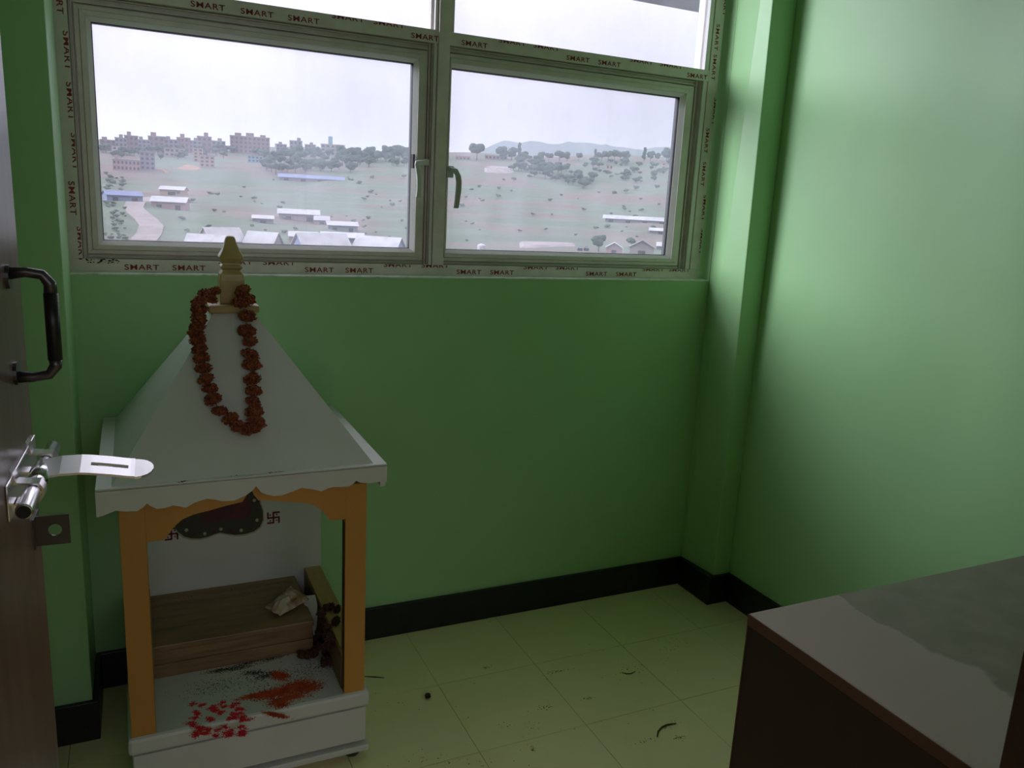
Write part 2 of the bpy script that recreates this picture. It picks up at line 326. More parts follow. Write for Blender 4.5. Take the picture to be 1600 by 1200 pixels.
# pale strip along the frame bottom; its colour draws the lit sill line
MB().box(WX0, WX1, FY - .004, FY + .002, WZ0 - .002, WZ0 + .003).build('sill_light_strip', 'sill_light', win, bevel=.001)
def words(parent, items, horiz, base, edge):
    for pos, kind in items:
        size = 0.0185; clip = {'f': 1.0, 'c': 0.78, 'h': 0.55}[kind]
        me = word_mesh(size, clip); o = bpy.data.objects.new('printed_word', me); col.objects.link(o); o.parent = parent
        hgt = size * .7 * clip
        if horiz:
            z = (base if kind == 'f' else edge - hgt - .0005); o.rotation_euler = (math.pi / 2, 0, 0); wl_ = Vector((pos, FY - .0006, z))
        else:
            x = (base if kind == 'f' else edge - hgt - .0005); o.rotation_euler = (math.pi / 2, math.pi / 2, 0); wl_ = Vector((x, FY - .0006, pos))
        o.location = wl_ - world_loc(parent)
words(trans, [(-.07, 'h'), (.04, 'h'), (.15, 'f'), (.264, 'f'), (.377, 'f'), (.487, 'h'), (.596, 'h'), (.699, 'f'), (.843, 'f'), (.955, 'h'), (1.063, 'h'), (1.172, 'f'), (1.280, 'f'), (1.390, 'h'), (1.500, 'h'), (1.605, 'f')], True, 1.752, 1.780)
words(sill, [(-.022, 'f'), (.087, 'f'), (.197, 'h'), (.307, 'h'), (.416, 'f'), (.526, 'f'), (.634, 'h'), (.745, 'h'), (.853, 'f'), (.960, 'f'), (1.07, 'h'), (1.18, 'h'), (1.289, 'f'), (1.40, 'f'), (1.50, 'h'), (1.605, 'h')], True, 1.1245, 1.1495)
words(jl, [(1.662, 'c'), (1.552, 'c'), (1.440, 'h'), (1.330, 'f'), (1.225, 'h'), (1.775, 'f'), (1.885, 'f'), (1.995, 'h')], False, -0.132, -0.1125)
words(jr, [(1.92, 'f'), (1.83, 'f'), (1.70, 'h'), (1.605, 'f'), (1.50, 'f'), (1.395, 'c'), (1.285, 'h'), (2.03, 'h')], False, 1.700, 1.7270)
dn = MB()                                     # smudge of dirt where sill bar meets left jamb
for k in range(40):
    a, b = random.uniform(-.108, -.035), random.uniform(1.139, 1.149); s = random.uniform(.0008, .003)
    dn.box(a, a + s * 2, FY - .0012, FY, b - s * .5, b + s * .5)
stuff(dn.build('dirt_specks', 'blackseed', sill))

def sash(x0, x1, z0, z1, gx0, gx1, gz0, gz1, handle_x, kind):
    s = empty('sash', (0, 0, 0)); s.parent = win; s.location = Vector(((x0 + x1) / 2, FY, z0)) - world_loc(win)
    y = FY + .012
    # profile: (fraction from outer to glass, y)
    def ring(f0, f1, ya, yb, m, names, yback):
        def rc(f): return (x0 + (gx0 - x0) * f, x1 + (gx1 - x1) * f, z0 + (gz0 - z0) * f, z1 + (gz1 - z1) * f)
        A, B = rc(f0), rc(f1)
        ca = [(A[0], A[2]), (A[1], A[2]), (A[1], A[3]), (A[0], A[3])]; cb = [(B[0], B[2]), (B[1], B[2]), (B[1], B[3]), (B[0], B[3])]
        for k in range(4):
            q = (k + 1) % 4
            P = [(ca[k][0], ya, ca[k][1]), (ca[q][0], ya, ca[q][1]), (cb[q][0], yb, cb[q][1]), (cb[k][0], yb, cb[k][1])]
            Q = [(a, yback, c) for a, b, c in P]
            # a hair of a mitre gap between members
            MB().hexa(P + Q).build(names[k % 2], m, s, bevel=.0008)
    ring(0.0, 0.30, y, y, 'alu', ('bottom_rail', 'stile'), y + .035)
    ring(0.32, 0.66, y - .005, y - .005, 'alu', ('bottom_rail', 'stile'), y + .035)
    ring(0.67, 0.97, y - .003, y + .008, 'bead', ('glazing_bead', 'glazing_bead'), y + .03)
    ring(0.97, 1.02, y + .008, y + .012, 'gasket', ('gasket', 'gasket'), y + .03)
    MB().box(gx0 - .004, gx1 + .004, y + .016, y + .0175, gz0 - .004, gz1 + .004).build('pane', 'glass', s)
    return s
s1 = sash(-0.100, 0.750, 1.161, 1.725, -0.065, 0.7125, 1.194, 1.691, .73, 0)
s2 = sash(0.811, 1.646, 1.161, 1.728, 0.825, 1.598, 1.194, 1.691, .82, 1)
# channel profiles between sash and frame
for q in [(-.112, -.101, 1.150, 1.747), (.751, .776, 1.150, 1.747), (1.648, 1.690, 1.150, 1.747), (-.101, .751, 1.150, 1.160), (.809, 1.648, 1.150, 1.160), (-.101, .751, 1.727, 1.747), (.809, 1.648, 1.730, 1.747)]:
    b = MB(); b.box(q[0], q[1], FY + .022, FD, q[2], q[3])
    if q[3] - q[2] > .1:
        for t in np.linspace(q[0] + .003, q[1] - .005, 3 if q[1] - q[0] > .02 else 2): b.box(t, t + .002, FY + .010, FY + .022, q[2], q[3])
    else:
        for t in (q[2] + .002, q[3] - .005): b.box(q[0], q[1], FY + .012, FY + .022, t, t + .002)
    b.build('channel', 'alu', win)
bar('light_channel', .766, .7745, 1.150, 2.415, FY + .001, FY + .03, 'bead', win)
bar('light_channel', 1.672, 1.688, 1.150, 2.415, FY + .002, FY + .03, 'bead', win)
# fixed upper lights
for x0, x1 in ((-.112, .776), (.809, 1.690)):
    f = empty('upper_light', (0, 0, 0)); f.parent = win; f.location = Vector(((x0 + x1) / 2, FY, 1.781)) - world_loc(win)
    bar('glazing_bead', x0, x0 + .018, 1.781, 2.415, FY + .016, FD, 'alu', f); bar('glazing_bead', x1 - .018, x1, 1.781, 2.415, FY + .016, FD, 'alu', f)
    bar('glazing_bead', x0 + .018, x1 - .018, 1.781, 1.7835, FY + .016, FD, 'alu', f); bar('glazing_bead', x0 + .018, x1 - .018, 2.397, 2.415, FY + .016, FD, 'alu', f)
    MB().box(x0 + .016, x1 - .016, FY + .030, FY + .0315, 1.782, 2.399).build('pane', 'glass', f)
# lever handles
def lever(parent, xb, zb, pts, m, name, plate):
    h = empty(name, (0, 0, 0)); h.parent = parent; h.location = Vector((xb, FY, zb)) - world_loc(parent)
    MB().box(*plate).build('base_plate', m, h, bevel=.002)
    b = MB(); n = len(pts)
    vs = []
    for (x, y, z, hw, th) in pts: vs += [(x - hw, y, z), (x + hw, y, z), (x + hw, y - th, z), (x - hw, y - th, z)]
    fs = [(0, 1, 2, 3), tuple(4 * (n - 1) + k for k in (3, 2, 1, 0))]
    for i in range(n - 1):
        for k in range(4): fs.append((4 * i + k, 4 * i + (k + 1) % 4, 4 * i + 4 + (k + 1) % 4, 4 * i + 4 + k))
    b.add(vs, fs).build('lever_grip', m, h, bevel=.002, smooth=False)
y = FY + .007
lever(s1, .735, 1.43, [(.735, y - .010, 1.438, .010, .010), (.722, y - .022, 1.434, .008, .008), (.7145, y - .030, 1.425, .006, .007), (.717, y - .034, 1.410, .006, .007), (.7225, y - .032, 1.390, .007, .007), (.7245, y - .028, 1.36, .007, .007), (.7245, y - .022, 1.337, .007, .007)], 'handle_white', 'window_handle', (.722, .757, y - .012, y, 1.424, 1.442))
MB().box(.7115, .716, FY - .004, FY + .014, 1.415, 1.452).build('lock_keep', 'gasket', s1)
lever(s2, .822, 1.40, [(.820, y - .010, 1.425, .010, .010), (.828, y - .022, 1.420, .009, .008), (.836, y - .032, 1.402, .008, .008), (.8385, y - .034, 1.385, .008, .008), (.8385, y - .032, 1.36, .008, .008), (.8375, y - .028, 1.33, .0075, .008), (.8365, y - .024, 1.312, .007, .008)], 'handle_grey', 'window_handle', (.810, .832, y - .012, y, 1.396, 1.428))

win.scale = (KW, 1, KW); win.location = (0.79 * KW, WY + SETB, EYE + (WZ0 - EYE) * KW)
# sill ledge; the light on its top is put into the pale colour
MB().box(PX, 1.772, WY - .002, WY + SETB + .004, OZ0 - .002, OZ0 + .0015).build('sill_ledge', 'sill_light', win).parent = bpy.data.objects['wall_back']
bpy.data.objects['sill_ledge'].location = (0, 0, 0)

# concrete slab of the projecting bay outside, to the right of the window
struct(MB().box(1.25, 3.3, wy1, 3.40, 2.279, 2.42).build('trim_2', 'concrete'), 'grey concrete slab edge showing through the upper right pane', 'slab')
struct(MB().box(3.3, 4.5, wy1, 3.60, -10, 5.0).build('wall_outside', 'concrete'), 'grey concrete bay of the house outside, right of the window', 'wall')

# ------------------------------------------------------------------ door with its hardware
HX, HY, EX, EY = -0.170, 0.45, -0.139, 1.25    # hinge and free edge of the visible face
dl = math.hypot(EX - HX, EY - HY); du = np.array([(EX - HX) / dl, (EY - HY) / dl, 0]); dn_ = np.array([du[1], -du[0], 0])
def dp(u, n, z): q = np.array([HX, HY, 0]) + du * u + dn_ * n; return (q[0], q[1], z)
def on_door(p, n=0.0): return on_plane(p, dp(0, n, 0), dn_)
def u_of(P): return float(np.dot(np.array(P) - np.array([HX, HY, 0]), du))
door = struct(empty('door_1', dp(0, -.0175, 0)), 'open dark brown door with steel bolt and pull handle', 'door')
def dbox(b, u0, u1, n0, n1, z0, z1): return b.hexa([dp(u0, n0, z0), dp(u1, n0, z0), dp(u1, n1, z0), dp(u0, n1, z0), dp(u0, n0, z1), dp(u1, n0, z1), dp(u1, n1, z1), dp(u0, n1, z1)])
dbox(MB(), 0, dl, -.035, 0, .008, 2.03).build('leaf', 'door', door, bevel=.0015)
for z in (.25, 1.05, 1.8): MB().tube([dp(-.006, .006, z - .05), dp(-.006, .006, z + .05)], .006, 10).build('hinge', 'darkmetal', door, smooth=True)
# pull handle: two cast brackets and a black grip
ph = empty('pull_handle', (0, 0, 0)); ph.parent = door; P = on_door((12, 428)); uh = u_of(P); zt = P[2]; zb = on_door((30, 583))[2]
zt = float(on_y((60, 432), 1.16)[2]); zb = float(on_y((75, 580), 1.16)[2]); uh = 1.155 - HY
ph.location = Vector(dp(uh, 0, zb)) - world_loc(door)
no = 0.046
MB().tube([dp(uh, -.001, zt + .004), dp(uh, .02, zt + .006), dp(uh, no - .008, zt + .003), dp(uh, no, zt - .008), dp(uh, no, zt - .022)], [.0085, .0065, .0065, .0075, .008], 12).build('bracket', 'darkmetal', ph, smooth=True)
MB().tube([dp(uh, -.001, zb - .004), dp(uh, .02, zb - .006), dp(uh, no - .008, zb - .003), dp(uh, no, zb + .008), dp(uh, no, zb + .018)], [.0085, .0065, .0065, .0075, .008], 12).build('bracket', 'darkmetal', ph, smooth=True)
MB().tube([dp(uh, no, zt - .020), dp(uh, no, zb + .016)], .0085, 14).build('grip', 'blackgrip', ph, smooth=True)
for z in (zt, zb): MB().tube([dp(uh, 0, z), dp(uh, .004, z)], .015, 16).build('rose', 'darkmetal', ph, smooth=False)
# sliding bolt with its flat hasp
sb = empty('sliding_bolt', (0, 0, 0)); sb.parent = door; zr = .958; rn = .022
u0, u1 = 1.005 - HY, 1.262 - HY
sb.location = Vector(dp(u0, 0, zr)) - world_loc(door)
MB().tube([dp(u0, rn, zr), dp(u0 + .002, rn, zr), dp(u1 - .003, rn, zr), dp(u1, rn, zr)], [.0085, .0095, .0095, .008], 16).build('bolt_rod', 'steel', sb, smooth=True)
MB().tube([dp(u0 - .0008, rn, zr), dp(u0 + .001, rn, zr)], .0075, 16).build('rod_end', 'blackseed', sb)
dbox(MB(), u0 + .03, u1 - .01, 0, .0025, zr - .022, zr + .022).build('back_plate', 'steel', sb, bevel=.001)
for uc in (u0 + .075, u0 + .195):
    st = MB(); pr = [(.0, .030), (.003, .026), (.006, .014), (rn - .004, .0125), (rn + .008, .0115), (rn + .0125, .004), (rn + .0125, -.004), (rn + .008, -.0115), (rn - .004, -.0125), (.006, -.014), (.003, -.026), (0, -.030)]
    inn = [(max(a - .0025, -.002) if i not in (4, 5, 6, 7) else a - .003, b * .82) for i, (a, b) in enumerate(pr)]
    nn = len(pr); vs = [dp(uc - .011, a, zr + b) for a, b in pr] + [dp(uc - .011, a, zr + b) for a, b in inn] + [dp(uc + .011, a, zr + b) for a, b in pr] + [dp(uc + .011, a, zr + b) for a, b in inn]
    fs = []
    for i in range(nn - 1): fs += [(i, i + 1, nn + i + 1, nn + i), (2 * nn + i + 1, 2 * nn + i, 3 * nn + i, 3 * nn + i + 1), (i + 1, i, 2 * nn + i, 2 * nn + i + 1), (nn + i, nn + i + 1, 3 * nn + i + 1, 3 * nn + i)]
    st.add(vs, fs).build('rod_bracket', 'steel', sb, smooth=False)
def hasp():
    """flat slotted strap swung out from the rod, square to the door, top face tipped a little towards the doorway"""
    uc = u0 + .135; b = MB(); wd = .023; tilt = math.radians(13); th = .003
    st = [(rn, 0), (rn + .02, .004), (rn + .05, .004), (rn + .08, -.001), (rn + .105, -.006), (rn + .13, -.008)]
    def pt(n, dz, s, t): return dp(uc + s * math.cos(tilt), n, zr + dz + .004 + s * math.sin(tilt) + t)
    hs = [(s, d) for s, d in st]
    def strip(sa, sb_, n0, n1, k=6):
        ns = np.linspace(n0, n1, k)
        for i in range(k - 1):
            za, zb_ = [float(np.interp(q, [a for a, _ in st], [c for _, c in st])) for q in (ns[i], ns[i + 1])]
            b.hexa([pt(ns[i], za, sa, 0), pt(ns[i + 1], zb_, sa, 0), pt(ns[i + 1], zb_, sb_, 0), pt(ns[i], za, sb_, 0), pt(ns[i], za, sa, th), pt(ns[i + 1], zb_, sa, th), pt(ns[i + 1], zb_, sb_, th), pt(ns[i], za, sb_, th)])
    strip(-wd, wd, rn, rn + .058); strip(-wd, -.004, rn + .058, rn + .102); strip(.004, wd, rn + .058, rn + .102); strip(-wd, wd, rn + .102, rn + .110)
    k = 9; za = -.0075; R0 = rn + .110
    for i in range(k):
        a0, a1 = -math.pi / 2 + math.pi * i / k, -math.pi / 2 + math.pi * (i + 1) / k
        P = [pt(R0, za, 0, 0), pt(R0 + wd * math.cos(a0), za, wd * math.sin(a0), 0), pt(R0 + wd * math.cos(a1), za, wd * math.sin(a1), 0)]
        Q = [pt(R0, za, 0, th), pt(R0 + wd * math.cos(a0), za, wd * math.sin(a0), th), pt(R0 + wd * math.cos(a1), za, wd * math.sin(a1), th)]
        b.add(P + Q, [(0, 2, 1), (3, 4, 5), (0, 1, 4, 3), (1, 2, 5, 4), (2, 0, 3, 5)])
    b.build('hasp', 'brushed', sb)
    MB().tube([dp(uc - .026, rn, zr), dp(uc + .026, rn, zr)], .0118, 16).build('hasp_collar', 'steel', sb, smooth=True)
hasp()
# staple plate with a round hole, standing out from the door below the bolt
sp = MB(); us = 1.2 - HY; zs = float(on_y((80, 828), 1.2)[2]); n0, n1, h = .002, .043, .0215; cx_, r = .025, .0085; k = 24
outer = []
for i in range(k):
    a = 2 * math.pi * i / k; c, s = math.cos(a), math.sin(a); q = 1 / max(abs(c) / .5, abs(s) / .5) ; outer.append(((n0 + n1) / 2 + c * q * (n1 - n0), s * q * 2 * h))
inner = [(cx_ + r * math.cos(2 * math.pi * i / k), r * math.sin(2 * math.pi * i / k)) for i in range(k)]
vs = [dp(us, a, zs + b) for a, b in outer] + [dp(us, a, zs + b) for a, b in inner] + [dp(us + .003, a, zs + b) for a, b in outer] + [dp(us + .003, a, zs + b) for a, b in inner]
fs = []
for i in range(k):
    j = (i + 1) % k; fs += [(i, j, k + j, k + i), (2 * k + j, 2 * k + i, 3 * k + i, 3 * k + j), (i, 2 * k + i, 2 * k + j, j), (k + i, k + j, 3 * k + j, 3 * k + i)]
stp = empty('staple_plate', (0, 0, 0)); stp.parent = door; stp.location = Vector(dp(us, 0, zs)) - world_loc(door)
sp.add(vs, fs).build('eye_tab', 'darkmetal', stp)
dbox(MB(), us - .012, us + .03, 0, .0025, zs - h, zs + h).build('fixing_plate', 'darkmetal', stp)

# ------------------------------------------------------------------ household shrine
SX0, SX1, SY0, SY1 = -0.055, 0.458, 1.668, 2.168; SC = (SX0 + SX1) / 2; SYC = (SY0 + SY1) / 2
shr = tag(empty('household_shrine', (SC, SYC, 0)), 'white and ochre wooden household shrine with pyramid roof, standing under the window', 'shrine')
ST = 0.186                                     # top of the base slab
MB().box(SX0 - .004, SX1 + .004, SY0 - .006, SY1, ST - .040, ST).build('base_slab', 'shwhite', shr, bevel=.008)
MB().box(SX0 + .004, SX1 - .004, SY0 + .012, SY1, .045, ST - .040).build('base_box', 'shwhite', shr)
dr = MB().box(SX0 + .006, SX1 - .004, SY0 + .001, SY0 + .012, .052, ST - .046).build('drawer_front', 'shwhite', shr, bevel=.001)
MB().box(SX0 - .002, SX1 + .004, SY0 - .004, SY1, .024, .040).build('plinth', 'shwhite', shr, bevel=.003)
for x in (SX0 + .03, SX1 - .03):
    for yy in (SY0 + .03, SY1 - .03): MB().tube([(x, yy, 0), (x, yy, .004), (x, yy, .024)], [.014, .018, .018], 14).build('foot', 'darkmetal', shr)
PW = 0.048; ZT = 0.705
for x0 in (SX0 + .004, SX1 - .008 - PW):
    MB().box(x0, x0 + PW, SY0 + .002, SY0 + .030, ST, ZT).build('front_post', 'ochre', shr, bevel=.001)
for x0 in (SX0 + .004, SX1 - .008 - .020): pass
MB().box(SX0 + .006, SX1 - .010, SY1 - .016, SY1, ST, ZT + .03).build('back_panel', 'shwhite', shr)
# dark inner edge of the front posts
for x0 in (SX0 + .004 + PW, SX1 - .008 - PW): MB().box(x0 - .0006, x0 + .0006, SY0 + .0035, SY0 + .0285, ST + .001, ZT - .09).build('post_edge', 'ochre_edge', shr)
# scalloped ochre arch between the posts
def crop2(p): return (130 + p[0] / 3.265, 680 + p[1] / 3.265)
half = [(1305, 432), (1258, 436), (1249, 420), (1215, 382), (1180, 358), (1130, 345), (1050, 341), (960, 334), (905, 328)]
hp = [on_y(crop2(p), SY0 + .002) for p in half]; hp = [(float(q[0]), float(q[2])) for q in hp]
ctr = SC - .002
right = [(x, z) for x, z in hp if x > ctr + .03]
apex_z = right[-1][1] + .02
prof = right + [(ctr + .016, right[-1][1] + .004), (ctr + .007, right[-1][1] + .018), (ctr, right[-1][1] + .042)] + [(2 * ctr - x, z) for x, z in ([(ctr + .007, right[-1][1] + .018), (ctr + .016, right[-1][1] + .004)] + right[::-1])]
prof[0] = (SX1 - .008 - PW, prof[0][1]); prof[-1] = (SX0 + .004 + PW, prof[-1][1])
b = MB(); top = ZT + .025; n = len(prof)
vs = [(x, SY0 + .0022, z) for x, z in prof] + [(x, SY0 + .0022, top) for x, z in prof] + [(x, SY0 + .0215, z) for x, z in prof] + [(x, SY0 + .0215, top) for x, z in prof]
fs = []
for i in range(n - 1): fs += [(i, i + 1, n + i + 1, n + i), (2 * n + i + 1, 2 * n + i, 3 * n + i, 3 * n + i + 1), (i + 1, i, 2 * n + i, 2 * n + i + 1), (n + i, n + i + 1, 3 * n + i + 1, 3 * n + i)]
fs += [(0, n, 3 * n, 2 * n), (n - 1, 3 * n - 1, 4 * n - 1, 2 * n - 1)]
b.add(vs, fs).build('front_arch', 'ochre', shr)
# white scalloped fascia on all four sides, with its flat eave
EXA, EXB, EYA, EYB = -0.088, 0.487, 1.640, 2.184; EZ = 0.752
fas = [(65, 420), (100, 411), (160, 386), (215, 390), (270, 388), (300, 368), (320, 349), (340, 364), (370, 377), (410, 372), (450, 359), (485, 364), (515, 371), (560, 345), (620, 325), (665, 330), (700, 338), (760, 335), (815, 310), (850, 285), (870, 261), (895, 293), (925, 305), (960, 312), (1000, 308), (1050, 290), (1100, 270), (1150, 277), (1200, 288), (1235, 272), (1260, 266), (1300, 266), (1340, 262), (1360, 250), (1375, 234), (1395, 244), (1440, 247), (1490, 240), (1530, 240)]
fp = [on_y(crop2(p), EYA) for p in fas]; fp = [[float(q[0]), float(q[2])] for q in fp]
xa, xb = fp[0][0], fp[-1][0]
for q in fp: q[0] = EXA + (q[0] - xa) / (xb - xa) * (EXB - EXA)
def fascia(name, pts3, thick):
    n = len(pts3); b = MB(); vs = []
    for (p, t) in pts3: vs += [p, (p[0], p[1], EZ - .0), (p[0] + t[0], p[1] + t[1], p[2]), (p[0] + t[0], p[1] + t[1], EZ)]
    fs = []
    for i in range(n - 1):
        a, c = 4 * i, 4 * i + 4; fs += [(a, c, c + 1, a + 1), (a + 2, a + 3, c + 3, c + 2), (a, a + 2, c + 2, c), (a + 1, c + 1, c + 3, a + 3)]
    fs += [(0, 1, 3, 2), (4 * n - 4, 4 * n - 2, 4 * n - 1, 4 * n - 3)]
    return b.add(vs, fs).build(name, 'shwhite', shr)
TH = .012
fascia('fascia', [((x, EYA, z), (0, TH)) for x, z in fp], TH)
sc_ = (EYB - EYA) / (EXB - EXA)
fascia('fascia', [((EXA, EYA + TH + (x - EXA) * sc_ * .978, z), (TH, 0)) for x, z in fp], TH)
fascia('fascia', [((EXB, EYA + TH + (x - EXA) * sc_ * .978, z), (-TH, 0)) for x, z in fp], TH)
MB().box(EXA + TH, EXB - TH, EYA + TH, EYB, EZ - .012, EZ - .002).build('ceiling_board', 'shwhite', shr)
# hollow lip around the pyramid, then the pyramid itself
MB().box(EXA, EXB, EYA, EYB, EZ - .002, EZ + .004).build('eave', 'shwhite', shr, bevel=.001)
rim = 0.028; rx0, rx1, ry0, ry1 = EXA + rim, EXB - rim, EYA + .012, EYB - .012
RZ0, RZ1, NH = EZ + .004, 1.062, 0.043; AX, AY = 0.1965, 1.912
rb = [(rx0, ry0), (rx1, ry0), (rx1, ry1), (rx0, ry1)]; rt = [(AX - NH, AY - NH), (AX + NH, AY - NH), (AX + NH, AY + NH), (AX - NH, AY + NH)]
for k, nm in enumerate(('roof_face', 'roof_face', 'roof_face', 'roof_face')):
    q = (k + 1) % 4; c = Vector((AX, AY, 0.7))
    P = [Vector((*rb[k], RZ0)), Vector((*rb[q], RZ0)), Vector((*rt[q], RZ1)), Vector((*rt[k], RZ1))]
    I = [p + (c - p).normalized() * .012 for p in P]
    MB().hexa([tuple(p) for p in P] + [tuple(p) for p in I]).build(nm, 'shwhite', shr)
# golden cap board and spire
fin = empty('spire', (0, 0, 0)); fin.parent = shr; fin.location = Vector((AX, AY, RZ1)) - world_loc(shr)
MB().box(AX - .054, AX + .054, AY - .054, AY + .054, RZ1, RZ1 + .018).build('cap_board', 'gold', fin, bevel=.005)
s0 = RZ1 + .018; pxm = 0.000408
pr = [(402, 66), (275, 66), (258, 62), (242, 60), (226, 50), (219, 45), (212, 52), (205, 59), (197, 54), (189, 48), (182, 47), (172, 52), (160, 60), (150, 63), (142, 60), (128, 52), (112, 44), (95, 38), (78, 32), (60, 27), (48, 24), (40, 19), (36, 10)]
vs, fs = [], []
for yy, hw in pr:
    z = s0 + (402 - yy) * pxm; h_ = hw * pxm; vs += [(AX - h_, AY - h_, z), (AX + h_, AY - h_, z), (AX + h_, AY + h_, z), (AX - h_, AY + h_, z)]
for i in range(len(pr) - 1):
    for k in range(4): fs.append((4 * i + k, 4 * i + (k + 1) % 4, 4 * i + 4 + (k + 1) % 4, 4 * i + 4 + k))
fs += [(3, 2, 1, 0), tuple(4 * (len(pr) - 1) + k for k in range(4))]
MB().add(vs, fs).build('carved_spire', 'gold', fin, bevel=.0022)
# low side rails
for xr0, xr1 in ((SX1 - .058, SX1 - .012), (SX0 + .008, SX0 + .054)):
    MB().box(xr0, xr1, SY0 + .024, SY1 - .016, .276, .290).build('side_rail', 'palewood', shr, bevel=.001)
    MB().box(xr0, xr0 + .012, SY0 + .024, SY1 - .016, ST, .276).build('rail_panel', 'wood', shr)
# printed panel with two marks on the inner face of the back panel
YB = SY1 - .0165
def c5(p): return (230 + p[0] / 6.957, 740 + p[1] / 6.957)
lo = [on_y(c5(p), YB) for p in [(300, 565), (330, 625), (400, 680), (480, 702), (570, 703), (660, 685), (730, 655), (790, 638), (860, 650), (960, 664), (1060, 655), (1160, 625), (1225, 575), (1258, 500), (1255, 400), (1225, 320), (1208, 200), (1185, 60)]]
lo = [(float(q[0]), float(q[2])) for q in lo]
xm = (lo[0][0] + max(a for a, _ in lo)) / 2
zt_ = max(c for _, c in lo) + .01
outl = lo + [(lo[-1][0] - .02, zt_), (xm + .03, zt_ - .008), (xm, zt_ - .02), (xm - .03, zt_ - .008), (lo[0][0] + .03, zt_), (lo[0][0] + .006, zt_ - .05)]
cxo, czo = sum(a for a, _ in outl) / len(outl), sum(c for _, c in outl) / len(outl)
pp = empty('printed_panel', (0, 0, 0)); pp.parent = shr; pp.location = Vector((xm, YB, czo)) - world_loc(shr)
MB().prism([(cxo + (a - cxo) * 1.03, czo + (c - czo) * 1.08) for a, c in outl], YB - .0012, YB).build('border', 'sticklace', pp)
MB().prism(outl, YB - .0022, YB - .0012).build('green_field', 'stickgreen', pp)
MB().prism([(cxo + .012 + (a - cxo) * .58, czo + .012 + (c - czo) * .50) for a, c in outl], YB - .0030, YB - .0022).build('maroon_field', 'stickred', pp)
for k in range(13):
    t = k / 12; i = t * (len(lo) - 1); i0 = int(min(i, len(lo) - 2)); fr = i - i0; a = lo[i0][0] * (1 - fr) + lo[i0 + 1][0] * fr; c = lo[i0][1] * (1 - fr) + lo[i0 + 1][1] * fr
    a, c = cxo + (a - cxo) * .86, czo + (c - czo) * .80
    MB().tube([(a, YB - .0022, c), (a, YB - .0032, c)], .0045, 10).build('dot', 'sticklace' if k % 2 else 'stickred', pp)
def mark(cx_, cz_):
    b = MB(); s, t = .017, .0045; y0, y1 = YB - .0012, YB
    for q in [(-s, s, -t / 2, t / 2), (-t / 2, t / 2, -s, s), (-s, -s + t, 0, s), (s - t, s, -s, 0), (0, s, s - t, s), (-s, 0, -s, -s + t)]:
        b.box(cx_ + q[0], cx_ + q[1], y0, y1, cz_ + q[2], cz_ + q[3])
    for dx in (-1, 1):
        for dz in (-1, 1): b.box(cx_ + dx * s * .5 - .0018, cx_ + dx * s * .5 + .0018, y0, y1, cz_ + dz * s * .5 - .0018, cz_ + dz * s * .5 + .0018)
    o = b.build('red_mark', 'symred', shr)
    return o
q = on_y(c5((1372, 478)), YB); mark(float(q[0]), float(q[2])); q = on_y(c5((262, 655)), YB); mark(float(q[0]), float(q[2]))

# ------------------------------------------------------------------ things on the shrine
def pompon(rx, rz, n, seed, petal=.010):
    r0 = random.Random(seed); b = MB(); b.ball((0, 0, 0), rx * .72, rx * .72, rz * .72, 8, 6)
    for k in range(n):
        zz = 1 - 2 * (k + .5) / n; th = k * 2.39996 + r0.uniform(-.2, .2); rr = math.sqrt(max(0, 1 - zz * zz))
        d = Vector((rr * math.cos(th), rr * math.sin(th), zz)); p = Vector((d.x * rx * .72, d.y * rx * .72, d.z * rz * .72))
        t = d.cross(Vector((r0.uniform(-1, 1), r0.uniform(-1, 1), r0.uniform(-1, 1)))).normalized(); u = d.cross(t).normalized(); wv = petal * r0.uniform(.28, .5)
        e = Vector((d.x * rx, d.y * rx, d.z * rz)) * r0.uniform(.88, 1.22); m_ = (p + e) * .5 + u * wv * .5
        b.add([p - t * wv * .5, p + t * wv * .5, m_ + t * wv, e + t * wv * .35 + u * wv * .3, e - t * wv * .35 - u * wv * .3, m_ - t * wv], [(0, 1, 2, 5), (5, 2, 3, 4)])
    return b
pm = [pompon(.0185, .0125, 110, k).mesh('marigold', 'marigold') for k in range(4)]
fn = _n(np.cross(np.array([1., 0, 0]), np.array([0, (AY - NH) - ry0, RZ1 - RZ0])))   # normal of the front roof face
fn = fn if fn[1] < 0 else -fn
f0 = np.array([AX, ry0, RZ0])
gar = tag(empty('marigold_garland', (AX, AY - .06, RZ1 + .018)), 'dried orange marigold garland looped around the golden spire', 'garland')
def c4(p): return (280 + p[0] / 3.75, 370 + p[1] / 3.75)
left = [(205, 318), (160, 340), (183, 362), (117, 382), (116, 425), (113, 475), (103, 528), (98, 566), (106, 606), (118, 655), (130, 710), (145, 770), (156, 832), (180, 887), (198, 950), (238, 1020), (302, 1065), (345, 1108)]
right_ = [(372, 315), (395, 362), (362, 382), (400, 465), (393, 550), (414, 610), (417, 690), (427, 750), (428, 832), (435, 900), (433, 965), (441, 1025), (454, 1085), (425, 1120), (385, 1128)]
chain = []
for lst in (left, right_):
    pts = []
    for i, p in enumerate(lst):
        if i < 3: P = on_y(c4(p), AY - .040 - .008 * i)
        else: P = on_plane(c4(p), f0 + fn * .013, fn)
        pts.append(P)
    for i in (3, 4, 5): pts[i] = on_y(c4(lst[i]), [AY - .068, AY - .074, AY - .086][i - 3]) if lst is left or i == 3 else pts[i]
    chain.append(pts)
    for i, P in enumerate(pts):
        o = place('marigold', pm[i % 4], gar, P, (random.uniform(-.5, .1), random.uniform(-.35, .35), random.uniform(0, 6)))
        s = random.uniform(.84, 1.06) * (.92 if lst is left else 1.0); o.scale = (s, s, s * random.uniform(.9, 1.1))
